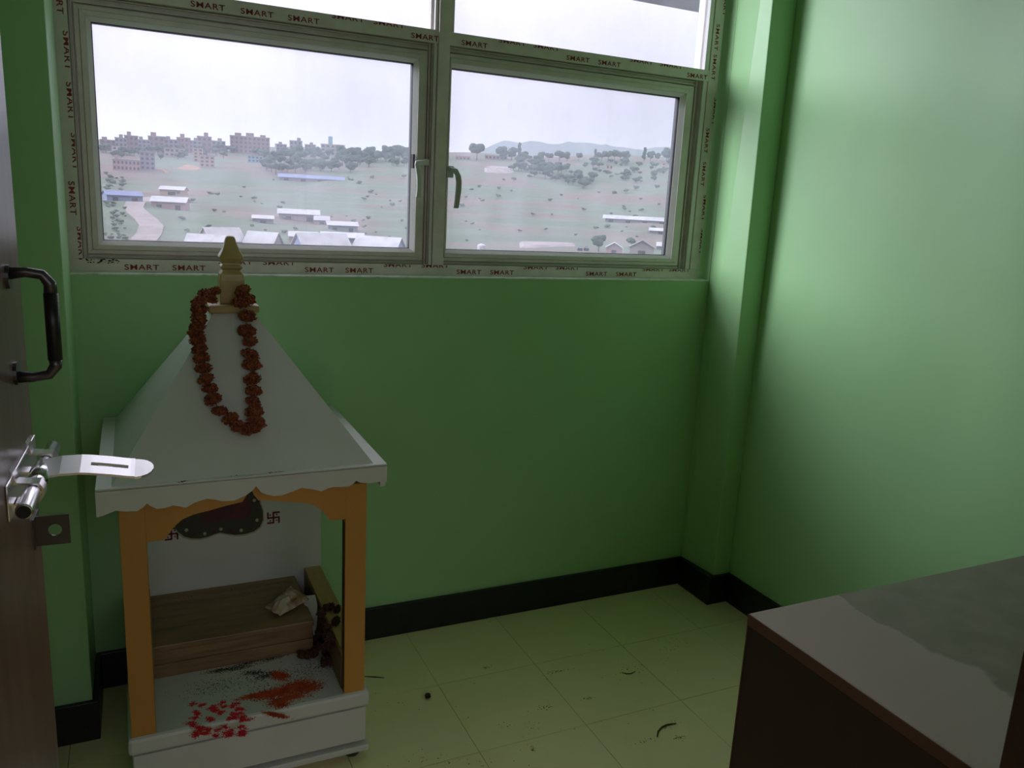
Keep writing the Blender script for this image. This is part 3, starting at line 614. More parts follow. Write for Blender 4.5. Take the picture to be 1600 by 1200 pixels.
path = [tuple(p) for p in chain[0][::-1]] + [(AX - .03, AY + .045, RZ1 + .04), (AX + .03, AY + .045, RZ1 + .04)] + [tuple(p) for p in chain[1]]
MB().tube(path, .0011, 5).build('thread', 'thread', gar)

# wooden step inside
def c3(p): return (130 + p[0] / 3.265, 860 + p[1] / 3.265)
fA = on_z(c3((385, 648)), ST); fB = on_z(c3((1165, 512)), ST); yf = float((fA[1] + fB[1]) / 2)
stT = float(on_y(c3((760, 424)), yf)[2]); xs0, xs1 = float(fA[0]) - .012, float(fB[0]) + .004
step = tag(empty('altar_step', ((xs0 + xs1) / 2, (yf + YB) / 2, ST)), 'brown wooden altar step inside the shrine', 'altar step')
MB().box(xs0, xs1, yf + .004, YB - .001, ST, stT - .016).build('riser_box', 'wood', step, bevel=.001)
MB().box(xs0 - .002, xs1 + .002, yf - .004, YB - .001, stT - .016, stT).build('top_board', 'wood', step, bevel=.003)
MB().box(xs0, xs1, yf - .002, yf + .004, ST, ST + (stT - ST) * .40).build('lower_board', 'wood', step, bevel=.001)
# crumpled packet on the step
q = on_z(c3((1040, 270)), stT + .012); pk = MB(); rr = random.Random(3); nx, ny = 9, 7; vs = []
for lay in (1, -1):
    for i in range(nx):
        for j in range(ny):
            u, v = i / (nx - 1) - .5, j / (ny - 1) - .5; e = max(0, 1 - (2 * abs(u)) ** 3) * max(0, 1 - (2 * abs(v)) ** 3)
            vs.append((u * .100 + rr.uniform(-.003, .003), v * .062 * (1 + .3 * u) + rr.uniform(-.003, .003), lay * (.001 + e * (.012 + rr.uniform(-.006, .006)))))
fs = []
for lay in range(2):
    for i in range(nx - 1):
        for j in range(ny - 1): a = lay * nx * ny + i * ny + j; fs.append((a, a + ny, a + ny + 1, a + 1) if lay == 0 else (a + 1, a + ny + 1, a + ny, a))
o = MB().add(vs, fs).build('crumpled_packet', 'packet'); o.location = (float(q[0]), float(q[1]), stT + .016); o.rotation_euler = (.15, -.12, .62)
tag(o, 'small crumpled cream and brown packet lying on the altar step', 'packet')
# pale torn card leaning in the corner beside the rail
def c6(p): return (400 + p[0] / 6.317, 870 + p[1] / 6.317)
xc = SX1 - .0605
_c0 = on_x(c6((560, 560)), .381); _cn = _n(np.array([-.75, -.42, .50]))
P6 = [on_plane(c6(p), _c0, _cn) for p in [(465, 440), (500, 385), (580, 375), (602, 470), (604, 650), (572, 775), (540, 620), (525, 575)]]
vs = [tuple(p) for p in P6] + [tuple(p - _cn * .0012) for p in P6]; n = 8
o = MB().add(vs, [tuple(range(n)), tuple(range(2 * n - 1, n - 1, -1))] + [(i, i + n, (i + 1) % n + n, (i + 1) % n) for i in range(n)]).build('torn_card', 'paperwhite', origin=tuple(P6[5]))
tag(o, 'pale torn card propped against the side rail inside the shrine', 'card')
# withered garland hanging over the right-hand rail
wg = tag(empty('withered_garland', (SX1 - .07, SY0 + .13, ST)), 'withered dark brown flower garland drooping over the shrine rail', 'garland')
wm = [pompon(.0175, .013, 60, 20 + k, .011).mesh('dried_bloom', 'driedflower') for k in range(3)]
pts = []
for p in [(740, 490), (690, 505), (800, 515), (785, 640), (645, 560), (640, 650), (630, 745), (600, 830), (600, 900), (690, 700), (720, 790), (712, 870), (650, 880), (570, 960), (510, 975), (450, 965), (690, 930), (720, 1000), (700, 1030), (745, 1005)]:
    if p[1] < 660 and p[0] > 680: P = on_z(c6(p), .299)
    elif p[1] < 900: P = on_x(c6(p), SX1 - .072)
    else: P = on_z(c6(p), ST + .010)
    if P[2] < ST + .009: P = on_z(c6(p), ST + .010)
    pts.append(P)
for i, P in enumerate(pts):
    o = place('dried_bloom', wm[i % 3], wg, P, (random.uniform(-1, 1), random.uniform(-1, 1), random.uniform(0, 6))); s = random.uniform(.6, 1.05); o.scale = (s, s, s)

# powders and seeds on the slab: uncountable grains
def grains(name, m, ctrs, n, size, z, label, cat, seed, parent=None):
    r0 = random.Random(seed); b = MB()
    for k in range(n):
        (cx_, cy_, sx_, sy_, an) = ctrs[r0.randrange(len(ctrs))]
        a, c = r0.gauss(0, sx_), r0.gauss(0, sy_); x = cx_ + a * math.cos(an) - c * math.sin(an); yy = cy_ + a * math.sin(an) + c * math.cos(an)
        s = size * r0.uniform(.4, 1.4); th = r0.uniform(0, 6.28); h_ = s * r0.uniform(.2, .5); q = [(x + s * math.cos(th + i * 2.09) * r0.uniform(.5, 1.1), yy + s * math.sin(th + i * 2.09) * r0.uniform(.5, 1.1), z) for i in range(3)]
        b.add(q + [(x, yy, z + h_)], [(0, 1, 3), (1, 2, 3), (2, 0, 3)])
    o = b.build(name, m, parent)
    return stuff(o, label, cat)
def sp3(x, y_, a, b_, an=0.0): q = on_z(c3((x, y_)), ST); return (float(q[0]), float(q[1]), a, b_, an)
rc = random.Random(5)
red_c = [sp3(rc.uniform(560, 820), rc.uniform(775, 945), .0045, .0035, rc.uniform(0, 3)) for k in range(46)] + [sp3(840, 865, .007, .003), sp3(545, 880, .005, .003)]
grains('vermilion_powder', 'vermilion', red_c, 5200, .0021, ST, 'bright red vermilion powder sprinkled on the shrine slab', 'powder', 1)
or_c = [sp3(1090, 690, .022, .011, .2), sp3(1010, 715, .024, .010, .1), sp3(950, 735, .020, .009), sp3(1060, 745, .022, .010), sp3(1000, 780, .008, .010, 1.0), sp3(1005, 640, .008, .012, .6), sp3(1150, 700, .015, .010), sp3(985, 840, .003, .012, .9), sp3(880, 740, .018, .005)]
grains('orange_powder', 'orangepowder', or_c, 10500, .0022, ST, 'spilt orange-brown powder on the shrine slab near the right post', 'powder', 2)
bl_c = [sp3(790, 600, .022, .006, .1), sp3(870, 625, .016, .006, -.3), sp3(700, 610, .018, .005), sp3(850, 570, .02, .004, .2), sp3(980, 545, .022, .005, .2), sp3(700, 690, .045, .022), sp3(1180, 600, .035, .02), sp3(1000, 660, .05, .03), sp3(930, 640, .015, .007, .3)]
grains('black_seeds', 'blackseed', bl_c, 4200, .0017, ST, 'scattered black seeds and crumbs on the shrine slab', 'seeds', 3)
grains('dust_crumbs', 'brownbit', [(SC, SYC + .17, .15, .02, 0), (SC, SYC + .2, .12, .006, 0)], 350, .0018, stT, 'brown crumbs lying on the altar step', 'crumbs', 4)
grains('eave_crumbs', 'driedflower', [(*[float(v) for v in on_z(p, EZ + .004)[:2]], .008, .003, 0) for p in ((285, 753), (308, 746), (357, 743), (425, 738), (437, 737))], 70, .0028, EZ + .004, 'dry petal crumbs on the front eave of the shrine', 'crumbs', 6)

# ------------------------------------------------------------------ litter on the floor
def fpt(x, y_): q = on_z((560 + x / 2.353, 820 + y_ / 2.353), 0); return (float(q[0]), float(q[1]))
o = pompon(.0085, .007, 60, 40, .006).build('withered_bloom', 'driedflower'); a = fpt(255, 637); o.location = (*a, .007); tag(o, 'single withered brown flower head lying on the tiles beside the shrine', 'flower')
def twig(px, r, name, label, m='brownbit'):
    pts = [(*fpt(*p), r + .0006) for p in px]; o = MB().tube(pts, [r * .6] + [r] * (len(pts) - 2) + [r * .5], 6).build(name, m, origin=(pts[0][0], pts[0][1], 0)); return tag(o, label, 'twig')
twig([(1098, 782), (1102, 762), (1115, 747), (1135, 738), (1168, 733)], .0022, 'curled_stalk', 'curled dry stalk lying on the tiles near the cabinet')
twig([(968, 545), (985, 550), (1003, 549), (1017, 541)], .0014, 'thin_twig', 'thin dark curved twig on the tiles in mid-floor')
twig([(18, 560), (60, 562), (95, 565)], .0016, 'broom_straw', 'straight brown straw on the floor by the shrine post', 'driedflower')
fl_c = [(*fpt(x, y_), a, b_, an) for x, y_, a, b_, an in [(600, 740, .05, .012, -.4), (690, 670, .012, .006, 0), (500, 360, .05, .02, 0), (330, 870, .06, .010, -.4), (200, 860, .05, .02, 0), (730, 540, .02, .004, 0), (1060, 795, .02, .005, 0), (1180, 783, .008, .004, 0), (1150, 740, .02, .006, .3), (640, 825, .004, .006, 0), (470, 525, .005, .003, 0), (1000, 530, .03, .012, 0), (845, 638, .01, .004, 0), (150, 650, .06, .05, 0), (850, 500, .2, .12, 0), (900, 700, .25, .15, 0), (1150, 440, .03, .02, 0)]]
grains('floor_crumbs', 'brownbit', fl_c, 430, .0021, 0.0003, 'scattered brown plant crumbs and dust on the floor tiles', 'crumbs', 9)

# ------------------------------------------------------------------ low brown cabinet
CZ = 0.75; c0 = on_z((1170, 958), CZ); CX0, CY1 = float(c0[0]), float(c0[1]); CX1, CY0 = XR - .015, YD1 + .004
cab = tag(empty('low_cabinet', ((CX0 + CX1) / 2, (CY0 + CY1) / 2, 0)), 'low dark brown cabinet with a dusty top against the right wall', 'cabinet')
MB().box(CX0, CX1, CY0, CY1, CZ - .018, CZ).build('top_board', 'dusty', cab, origin=(CX0, CY1, CZ), bevel=.0025)
MB().box(CX0 + .0, CX0 + .018, CY0, CY1 - .002, .0, CZ - .018).build('side_panel', 'cabside', cab, bevel=.0015)
MB().box(CX1 - .018, CX1, CY0, CY1 - .002, .0, CZ - .018).build('side_panel', 'cabside', cab)
MB().box(CX0 + .018, CX1 - .018, CY0, CY0 + .012, .06, CZ - .018).build('back_panel', 'cabside', cab)
MB().box(CX0 + .018, CX1 - .018, CY0 + .012, CY1 - .03, .06, .078).build('bottom_board', 'cabside', cab)
MB().box(CX0 - .0012, CX0 + .0, CY0, CY1, CZ - .018, CZ - .001).build('edge_strip', 'cabstrip', cab)  # thin edge strips, lighter brown than the side panels
MB().box(CX0 - .0005, CX0 + .018, CY1 - .002, CY1, .0, CZ - .018).build('edge_strip', 'cabstrip', cab)
xm_ = (CX0 + CX1) / 2
for a, c in ((CX0 + .02, xm_ - .002), (xm_ + .002, CX1 - .02)):
    d_ = MB().box(a, c, CY1 - .022, CY1 - .004, .07, CZ - .022).build('cabinet_door', 'cabside', cab, bevel=.001)
    hx = c - .03 if a < xm_ - .1 else a + .03
    MB().tube([(hx, CY1 - .004, .55), (hx, CY1 + .012, .55), (hx, CY1 + .012, .45), (hx, CY1 - .004, .45)], .004, 8).build('handle', 'darkmetal', d_)

# ------------------------------------------------------------------ the valley outside
M['grass'] = mat('hillside_grass', (0.0870, 0.1126, 0.0845), 0.95, c2=(0.1175, 0.0968, 0.0886), scale=0.021, detail=9, lo=0.44, hi=0.60, stretch=(1, 1, 3), spec=0.1)
M['scrub'] = mat('dark_scrub', (0.062, 0.086, 0.064), 0.95, c2=(0.085, 0.108, 0.078), scale=0.4, spec=0.1)
M['leaf'] = mat('tree_foliage', (0.0248, 0.0456, 0.0333), 0.95, c2=(0.0443, 0.0691, 0.0415), scale=0.35, spec=0.1)
M['trunk'] = mat('tree_trunk', (0.0415, 0.0333, 0.0276), 0.9)
M['road'] = mat('pale_dirt_road', (0.2074, 0.1866, 0.1866), 0.95, c2=(0.1728, 0.1521, 0.1521), scale=0.3, spec=0.1)
M['earth'] = mat('bare_earth', (0.2281, 0.1452, 0.1037), 0.95, c2=(0.1659, 0.1106, 0.0899), scale=0.08, spec=0.1)
M['tin'] = mat('weathered_white_tin', (0.3249, 0.3249, 0.3456), 0.6, c2=(0.2627, 0.2627, 0.2765), scale=0.5, spec=0.2)
M['bluetin'] = mat('blue_tin', (0.1313, 0.1590, 0.2765), 0.6, c2=(0.1037, 0.1313, 0.2212), scale=0.4, spec=0.2)
M['brick'] = mat('brick_facade', (0.1659, 0.1050, 0.1050), 0.9, c2=(0.1313, 0.0899, 0.0940), scale=0.15, spec=0.1)
M['plaster'] = mat('pale_plaster', (0.2281, 0.2004, 0.2004), 0.9, c2=(0.1797, 0.1590, 0.1659), scale=0.2, spec=0.1)
M['peach'] = mat('peach_plaster', (0.2765, 0.2004, 0.1590), 0.9, spec=0.1)
M['pinkwall'] = mat('pink_plaster', (0.2627, 0.1728, 0.1797), 0.9, spec=0.1)
M['greywall'] = mat('grey_render', (0.1590, 0.1521, 0.1728), 0.9, spec=0.1)
M['cyan'] = mat('light_blue_paint', (0.1382, 0.2350, 0.3041), 0.8, spec=0.1)
M['hole'] = mat('dark_opening', (0.0305, 0.0305, 0.0387), 0.6, spec=0.2)
M['mount'] = mat('far_mountain_forest', (0.0305, 0.0443, 0.0497), 0.95, spec=0.0)

def mottle(m, c_list, scales):
    """lay further blotches of soil and scrub over the grass"""
    t = m.node_tree; p = t.nodes['Principled BSDF']; tcn = t.nodes.new('ShaderNodeTexCoord')
    src = p.inputs['Base Color'].links[0].from_socket
    for c, (sc_, lo, hi) in zip(c_list, scales):
        mp = t.nodes.new('ShaderNodeMapping'); mp.inputs['Scale'].default_value = (1, 1, 2.5) if sc_ != .05 else (1, 1, 26)   # the last follows the contour lines; mp.inputs['Location'].default_value = (sc_ * 91, 3, 7); t.links.new(tcn.outputs['Object'], mp.inputs[0])
        n = t.nodes.new('ShaderNodeTexNoise'); n.inputs['Scale'].default_value = sc_; n.inputs['Detail'].default_value = 6; n.inputs['Roughness'].default_value = .65; t.links.new(mp.outputs[0], n.inputs['Vector'])
        r = t.nodes.new('ShaderNodeMapRange'); r.inputs[1].default_value = lo; r.inputs[2].default_value = hi; r.inputs[4].default_value = .85; t.links.new(n.outputs[0], r.inputs[0])
        x = t.nodes.new('ShaderNodeMix'); x.data_type = 'RGBA'; t.links.new(r.outputs[0], x.inputs[0]); t.links.new(src, x.inputs[6]); x.inputs[7].default_value = (*c, 1); src = x.outputs[2]
    t.links.new(src, p.inputs['Base Color'])
mottle(M['grass'], [(0.1728, 0.1344, 0.1280), (0.0384, 0.0614, 0.0435), (0.1472, 0.1728, 0.1088), (0.0358, 0.0538, 0.0410), (0.2048, 0.1920, 0.1664), (0.0384, 0.0512, 0.0410)], [(0.013, .53, .60), (0.06, .52, .60), (0.035, .56, .62), (0.25, .54, .62), (0.6, .58, .66), (0.05, .53, .60)])

_perm = rng.random((64, 64))
def vnoise(x, y_):
    xi, yi = np.floor(x).astype(int), np.floor(y_).astype(int); fx, fy = x - xi, y_ - yi; fx, fy = fx * fx * (3 - 2 * fx), fy * fy * (3 - 2 * fy)
    g = lambda a, c: _perm[a % 64, c % 64]
    return (g(xi, yi) * (1 - fx) + g(xi + 1, yi) * fx) * (1 - fy) + (g(xi, yi + 1) * (1 - fx) + g(xi + 1, yi + 1) * fx) * fy
DD = np.array([22, 60, 100, 150, 200, 300, 400, 500, 600, 700, 760, 830, 1000.])
AA = np.array([-24, -11, -7, -4.3, -2.9, -1.1, 0.3, 1.4, 2.3, 2.85, 3.0, 2.6, 1.2])
HH = np.tan(np.radians(AA)) * DD
def terrain(x, y_):
    x = np.asarray(x, float); y_ = np.asarray(y_, float); d = np.hypot(x, y_); az = np.degrees(np.arctan2(x, y_))
    h = np.interp(d, DD, HH)
    h = h + np.clip((d - 350) / 400, 0, 1) * np.clip((az - 8) / 22, -0.4, 1) * 9.5      # the ridge stands higher on the right
    k = np.clip((d - 90) / 150, 0, 1)
    h = h + k * ((vnoise(x / 70 + 9, y_ / 55) - .5) * 5 + (vnoise(x / 21, y_ / 17) - .5) * 1.6)
    st = 2.2; q = h / st; fr = q - np.floor(q); ht = st * (np.floor(q) + np.clip((fr - .62) / .38, 0, 1))   # cultivated terraces
    return EYE + h * (1 - .6 * k) + ht * .6 * k
nA, nD = 300, 210
az = np.radians(np.linspace(-62, 76, nA)); ds = 22 * (1000 / 22) ** np.linspace(0, 1, nD)
A2, D2 = np.meshgrid(az, ds, indexing='ij'); X2, Y2 = D2 * np.sin(A2), D2 * np.cos(A2); Z2 = terrain(X2, Y2)
me = bpy.data.meshes.new('hillside'); V = np.stack([X2, Y2, Z2], -1).reshape(-1, 3)
idx = np.arange(nA * nD).reshape(nA, nD); F = np.stack([idx[:-1, :-1], idx[1:, :-1], idx[1:, 1:], idx[:-1, 1:]], -1).reshape(-1, 4)
me.from_pydata(V.tolist(), [], F.tolist()); me.update(); me.materials.append(M['grass'])
hill = bpy.data.objects.new('hillside', me); col.objects.link(hill); struct(hill, 'terraced green and brown hillside beyond the window', 'hillside')
def ground(px, py):
    d = ray((px, py)); d = d / math.hypot(d[0], d[1])
    t = np.arange(30, 985, .5); z = EYE + d[2] * t; g = terrain(d[0] * t, d[1] * t); hit = np.nonzero(z <= g)[0]
    k = hit[0] if len(hit) else int(np.argmax(g - z)); return float(d[0] * t[k]), float(d[1] * t[k]), float(g[k]), float(t[k])

# dirt road climbing out of view
rp = [(214, 392), (222, 378), (234, 364), (237, 354), (229, 344), (216, 334), (209, 324), (212, 317), (226, 311), (240, 308)]
wpx = [15, 15, 12, 11, 11, 11, 10, 8, 6, 5]; Lp, Rp = [], []
cs = [ground(*p) for p in rp]; dense = []
for i in range(len(cs) - 1):
    for t in np.linspace(0, 1, 6, endpoint=False): dense.append((cs[i][0] * (1 - t) + cs[i + 1][0] * t, cs[i][1] * (1 - t) + cs[i + 1][1] * t, 2.6 + .0 * t))
vs, fs = [], []
for i, (x, y_, hw) in enumerate(dense):
    a, c = dense[max(i - 1, 0)], dense[min(i + 1, len(dense) - 1)]; t = np.array([c[0] - a[0], c[1] - a[1]]); t /= np.linalg.norm(t) + 1e-9; nn = np.array([t[1], -t[0]])
    P = [np.array([x, y_]) + nn * s * hw for s in (-1, -.33, .33, 1)]; zz = max(float(terrain(*p)) for p in P) + .15
    vs += [(*p, zz) for p in P] + [(*p, zz - 1.5) for p in (P[0], P[3])]
    if i:
        o_ = 6 * (i - 1)
        for k in range(3): fs.append((o_ + k, o_ + k + 1, o_ + 7 + k, o_ + 6 + k))
        fs += [(o_, o_ + 6, o_ + 10, o_ + 4), (o_ + 3, o_ + 5, o_ + 11, o_ + 9)]
struct(MB().add(vs, fs).build('road', 'road'), 'pale winding dirt road climbing the hillside', 'road')
def patch(px_list, m, name, label, thick=.4):
    P = [ground(*p) for p in px_list]; n = len(P); c = (sum(p[0] for p in P) / n, sum(p[1] for p in P) / n)
    vs = [(c[0], c[1], float(terrain(*c)) + thick)]; rings = 5; per = 5
    Q = [(P[i][0] * (1 - t) + P[(i + 1) % n][0] * t, P[i][1] * (1 - t) + P[(i + 1) % n][1] * t) for i in range(n) for t in np.linspace(0, 1, per, endpoint=False)]
    m_ = len(Q)
    for r in range(1, rings + 1):
        for q in Q: x, y_ = c[0] + (q[0] - c[0]) * r / rings, c[1] + (q[1] - c[1]) * r / rings; vs.append((x, y_, float(terrain(x, y_)) + (thick if r < rings else -.3)))
    fs = [(0, 1 + i, 1 + (i + 1) % m_) for i in range(m_)]
    for r in range(rings - 1):
        for i in range(m_): a = 1 + r * m_; fs.append((a + i, a + m_ + i, a + m_ + (i + 1) % m_, a + (i + 1) % m_))
    struct(MB().add(vs, fs).build(name, m), label, 'ground')
patch([(276, 263), (290, 258), (318, 263), (312, 268), (285, 268)], 'earth', 'earth_bank', 'bare orange earth bank below the peach buildings')
patch([(243, 262), (252, 262), (266, 271), (258, 272)], 'earth', 'earth_cut', 'narrow orange earth cut beside the grey tower')
patch([(754, 262), (775, 258), (805, 262), (806, 270), (757, 271)], 'plaster', 'pale_terrace', 'pale bare terrace under the ridge in the right pane')
patch([(806, 379), (900, 379), (903, 386), (808, 388)], 'plaster', 'pale_yard', 'pale flat yard at the foot of the right pane')

def facing(x, y_): return -math.atan2(x, y_)
ORD = ['first', 'second', 'third', 'fourth', 'fifth', 'sixth', 'seventh', 'eighth', 'ninth', 'tenth', 'eleventh', 'twelfth', 'thirteenth', 'fourteenth', 'fifteenth', 'sixteenth']
def house(px, py, wpx_, hpx, m, name, label, cat='building', group=None, floors=3, bays=4, depth=.7, yaw=0.0, roof=None, top=()):
    x, y_, z, d = ground(px, py); s = d / FPX; wd, h = wpx_ * s, hpx * s; dp_ = wd * depth
    e = empty(name, (x, y_, z)); e.rotation_euler = (0, 0, facing(x, y_) + yaw)
    def part(nm, b, m__):
        me_ = b.mesh(nm, m__); o = bpy.data.objects.new(nm, me_); col.objects.link(o); o.parent = e; return o
    part('wall_block', MB().box(-wd / 2, wd / 2, 0, dp_, -3, h), m)
    part('roof_slab', MB().box(-wd / 2 - .3, wd / 2 + .3, -.3, dp_ + .3, h, h + .35), roof or 'plaster')
    b0 = None
    for f in range(floors):
        for k in range(bays):
            zc = h * (f + .5) / floors; xc_ = -wd / 2 + wd * (k + .5) / bays; a, c = wd / bays * .26, h / floors * .26
            if b0 is None: b0 = MB().box(-a, a, -.12, .15, -c, c).mesh('window', 'hole')
            o = bpy.data.objects.new('window', b0); col.objects.link(o); o.parent = e; o.location = (xc_, 0, zc)
    for (fx, fw, fh, m_) in top:
        part('roof_hut', MB().box((fx - fw / 2) * wd, (fx + fw / 2) * wd, dp_ * .3, dp_ * .7, h + .35, h + .35 + fh * h), m_)
    return tag(e, label, cat, group)
def shed(px, py, wpx_, hpx, roofm, wallm, name, label, yaw=0.0, depth=.5, rise=.35, group=None, ridge_along=True, cat='shed', z_=None):
    x, y_, z, d = ground(px, py); s = d / FPX; wd, h = wpx_ * s, hpx * s; dp_ = wd * depth; hw = h * (1 - rise); hr = h * rise
    e = empty(name, (x, y_, z)); e.rotation_euler = (0, 0, facing(x, y_) + yaw); ov = .04 * wd
    def part(nm, b, m__): o = bpy.data.objects.new(nm, b.mesh(nm, m__)); col.objects.link(o); o.parent = e; return o
    part('wall_block', MB().box(-wd / 2 + ov, wd / 2 - ov, 0.3, dp_ - .3, -2.5, hw), wallm)
    th = .12
    if ridge_along:       # ridge runs across the view: a front slope and a back slope
        pr_ = [(-.3, hw - .05), (dp_ / 2, hw + hr), (dp_ + .3, hw - .05)]
        for a, c in ((0, 1), (1, 2)):
            (ya, za), (yb, zb_) = pr_[a], pr_[c]; part('roof_slope', MB().hexa([(-wd / 2, ya, za), (wd / 2, ya, za), (wd / 2, yb, zb_), (-wd / 2, yb, zb_), (-wd / 2, ya, za + th), (wd / 2, ya, za + th), (wd / 2, yb, zb_ + th), (-wd / 2, yb, zb_ + th)]), roofm)
        part('gable', MB().add([(-wd / 2 + ov, .3, hw), (-wd / 2 + ov, dp_ - .3, hw), (-wd / 2 + ov, dp_ / 2, hw + hr - .1), (wd / 2 - ov, .3, hw), (wd / 2 - ov, dp_ - .3, hw), (wd / 2 - ov, dp_ / 2, hw + hr - .1)], [(0, 1, 2), (3, 5, 4), (0, 2, 5, 3), (1, 4, 5, 2), (0, 3, 4, 1)]), wallm)
    else:                 # gable end towards the window
        for sgn in (-1, 1):
            xa_, xb_ = sgn * wd / 2, 0; part('roof_slope', MB().hexa([(xa_, -.3, hw - .05), (xb_, -.3, hw + hr), (xb_, dp_, hw + hr), (xa_, dp_, hw - .05), (xa_, -.3, hw + th), (xb_, -.3, hw + hr + th), (xb_, dp_, hw + hr + th), (xa_, dp_, hw + th)]), roofm)
        part('gable', MB().prism([(-wd / 2 + ov, hw - .02), (wd / 2 - ov, hw - .02), (0, hw + hr - .1)], 0.3, dp_ - .3), wallm)
    n = max(1, int(wpx_ / 22)); a = wd / n * .14
    for k in range(n):
        o = part('doorway', MB().box(-a, a, .18, .34, -.2, hw * .62), 'hole'); o.location = (-wd / 2 + wd * (k + .5) / n, 0, 0)
    return tag(e, label, cat, group)

# mid-slope and ridge buildings in the left pane
house(198, 267, 34, 14, 'pinkwall', 'apartment_block', 'long pink block on the slope left of the grey tower', floors=2, bays=7, depth=.35, top=((-.35, .12, .35, 'pinkwall'),))
house(231, 266, 19, 24, 'greywall', 'apartment_tower', 'grey unfinished tower beside the long pink block', floors=4, bays=3, depth=.8)
house(310, 253, 13, 18, 'peach', 'apartment_tower', 'slim peach tower above the orange earth bank', floors=4, bays=2, depth=.8)
house(324, 261, 20, 15, 'peach', 'apartment_block', 'peach block just right of the slim peach tower', floors=3, bays=3)
house(391, 240, 54, 23, 'brick', 'brick_apartments', 'wide brick apartment building topping the left ridge', floors=4, bays=9, depth=.4, top=((-.3, .16, .18, 'brick'), (.0, .2, .22, 'brick'), (.33, .14, .15, 'brick')))
house(399, 254, 21, 9, 'cyan', 'blue_house', 'light blue house below the wide brick building', floors=2, bays=4)
house(520, 243, 34, 15, 'plaster', 'ridge_house', 'pale house with light blue tank near the left pane edge', floors=3, bays=5, depth=.5, top=((-.1, .18, .75, 'cyan'),))
house(273, 245, 26, 11, 'plaster', 'slope_house', 'pale low house between the grey and peach towers', floors=2, bays=4, depth=.5)
house(262, 240, 18, 7, 'peach', 'slope_house', 'small peach house above the pale low house', floors=1, bays=3, depth=.5)
house(184, 240, 14, 9, 'tin', 'slope_house', 'small white house near the left edge of the left pane', floors=2, bays=2)
for i, (x, w_, h_, m_) in enumerate([(170, 20, 14, 'brick'), (190, 15, 17, 'greywall'), (206, 17, 20, 'brick'), (226, 16, 15, 'greywall'), (245, 21, 20, 'brick'), (268, 18, 16, 'greywall'), (286, 16, 19, 'brick'), (305, 18, 15, 'greywall'), (320, 19, 21, 'brick'), (342, 18, 15, 'greywall'), (440, 15, 12, 'greywall'), (462, 17, 17, 'greywall'), (484, 14, 12, 'brick')]):
    house(x, 234 + x * .012, w_, h_, m_, 'ridge_building', ORD[i] + ' from the left of the hazy flat-roofed buildings crowding the left ridge', group='buildings on the left ridge', floors=3, bays=3, depth=.7, yaw=random.uniform(-.25, .25), top=((random.uniform(-.25, .25), .3, .25, m_),))
# sheds and huts
shed(487, 284, 96, 9, 'bluetin', 'greywall', 'long_shed', 'long blue-roofed shed half way up the slope', depth=.22, rise=.55)
shed(196, 314, 50, 13, 'bluetin', 'bluetin', 'blue_hut', 'blue-purple hut left of the winding road', rise=.45, yaw=.25)
shed(263, 327, 50, 17, 'tin', 'pinkwall', 'roadside_hut', 'pink-walled white-roofed hut at the bend of the road', rise=.42, yaw=-.25)
shed(268, 305, 36, 12, 'tin', 'peach', 'upper_hut', 'peach hut standing above the roadside hut', rise=.4, yaw=-.35)
shed(467, 345, 62, 16, 'tin', 'plaster', 'farm_house', 'long white-roofed farm house in the middle of the left pane', rise=.42, depth=.4)
shed(411, 349, 32, 11, 'tin', 'greywall', 'farm_hut', 'low white hut left of the long farm house', rise=.4)
shed(503, 352, 24, 13, 'tin', 'pinkwall', 'farm_hut', 'small white-roofed hut right of the long farm house', rise=.45)
shed(536, 362, 48, 14, 'tin', 'greywall', 'farm_shed', 'grey-walled shed at the right end of the farm', rise=.4, yaw=.15)
shed(322, 392, 66, 22, 'tin', 'plaster', 'white_roof_shed', 'white-roofed shed at the pane bottom just left of the spire', rise=.7, yaw=-.35)
shed(357, 386, 62, 26, 'tin', 'plaster', 'white_roof_shed', 'twin white-roofed shed directly behind the spire tip', rise=.75, yaw=.62)
shed(404, 387, 52, 22, 'tin', 'plaster', 'white_roof_shed', 'white-roofed shed just right of the spire tip', rise=.75, yaw=-.55)
shed(474, 381, 44, 17, 'tin', 'pinkwall', 'white_roof_shed', 'small white-roofed shed behind the bottom row of roofs', rise=.4)
shed(535, 379, 66, 14, 'tin', 'greywall', 'white_roof_shed', 'long low white roof behind the wide front shed', rise=.5)
shed(513, 398, 84, 30, 'tin', 'bluetin', 'white_roof_shed', 'wide white-roofed front shed left of the window mullion', rise=.75, yaw=.5)
shed(585, 398, 74, 26, 'tin', 'bluetin', 'white_roof_shed', 'blue-walled white-roofed shed nearest the left pane corner', rise=.65, yaw=-.4)
shed(994, 349, 102, 10, 'tin', 'greywall', 'long_shed', 'long thin white-roofed shed in the right pane', depth=.15, rise=.5)
shed(1034, 366, 40, 8, 'tin', 'greywall', 'low_shed', 'short white-roofed shed at the right edge of the right pane', depth=.3, rise=.5)
shed(1002, 399, 40, 22, 'greywall', 'plaster', 'gabled_house', 'grey gabled house at the bottom right of the right pane', rise=.5, ridge_along=False, depth=.9, cat='house')
shed(959, 396, 27, 16, 'tin', 'pinkwall', 'gabled_house', 'small pink house left of the grey gabled house', rise=.5, ridge_along=False, depth=.9, cat='house')
shed(1037, 391, 24, 11, 'tin', 'greywall', 'low_shed', 'small white shed right of the grey gabled house', rise=.5)
house(952, 265, 10, 7, 'peach', 'slope_house', 'tiny peach house high in the right pane', floors=1, bays=2)
house(1037, 264, 7, 9, 'pinkwall', 'slope_house', 'tiny pink tower house at the right end of the slope', floors=2, bays=1)
house(723, 250, 22, 5, 'pinkwall', 'ridge_house', 'low pink roofs beside the mullion on the right ridge', floors=1, bays=4, depth=.4, roof='pinkwall')
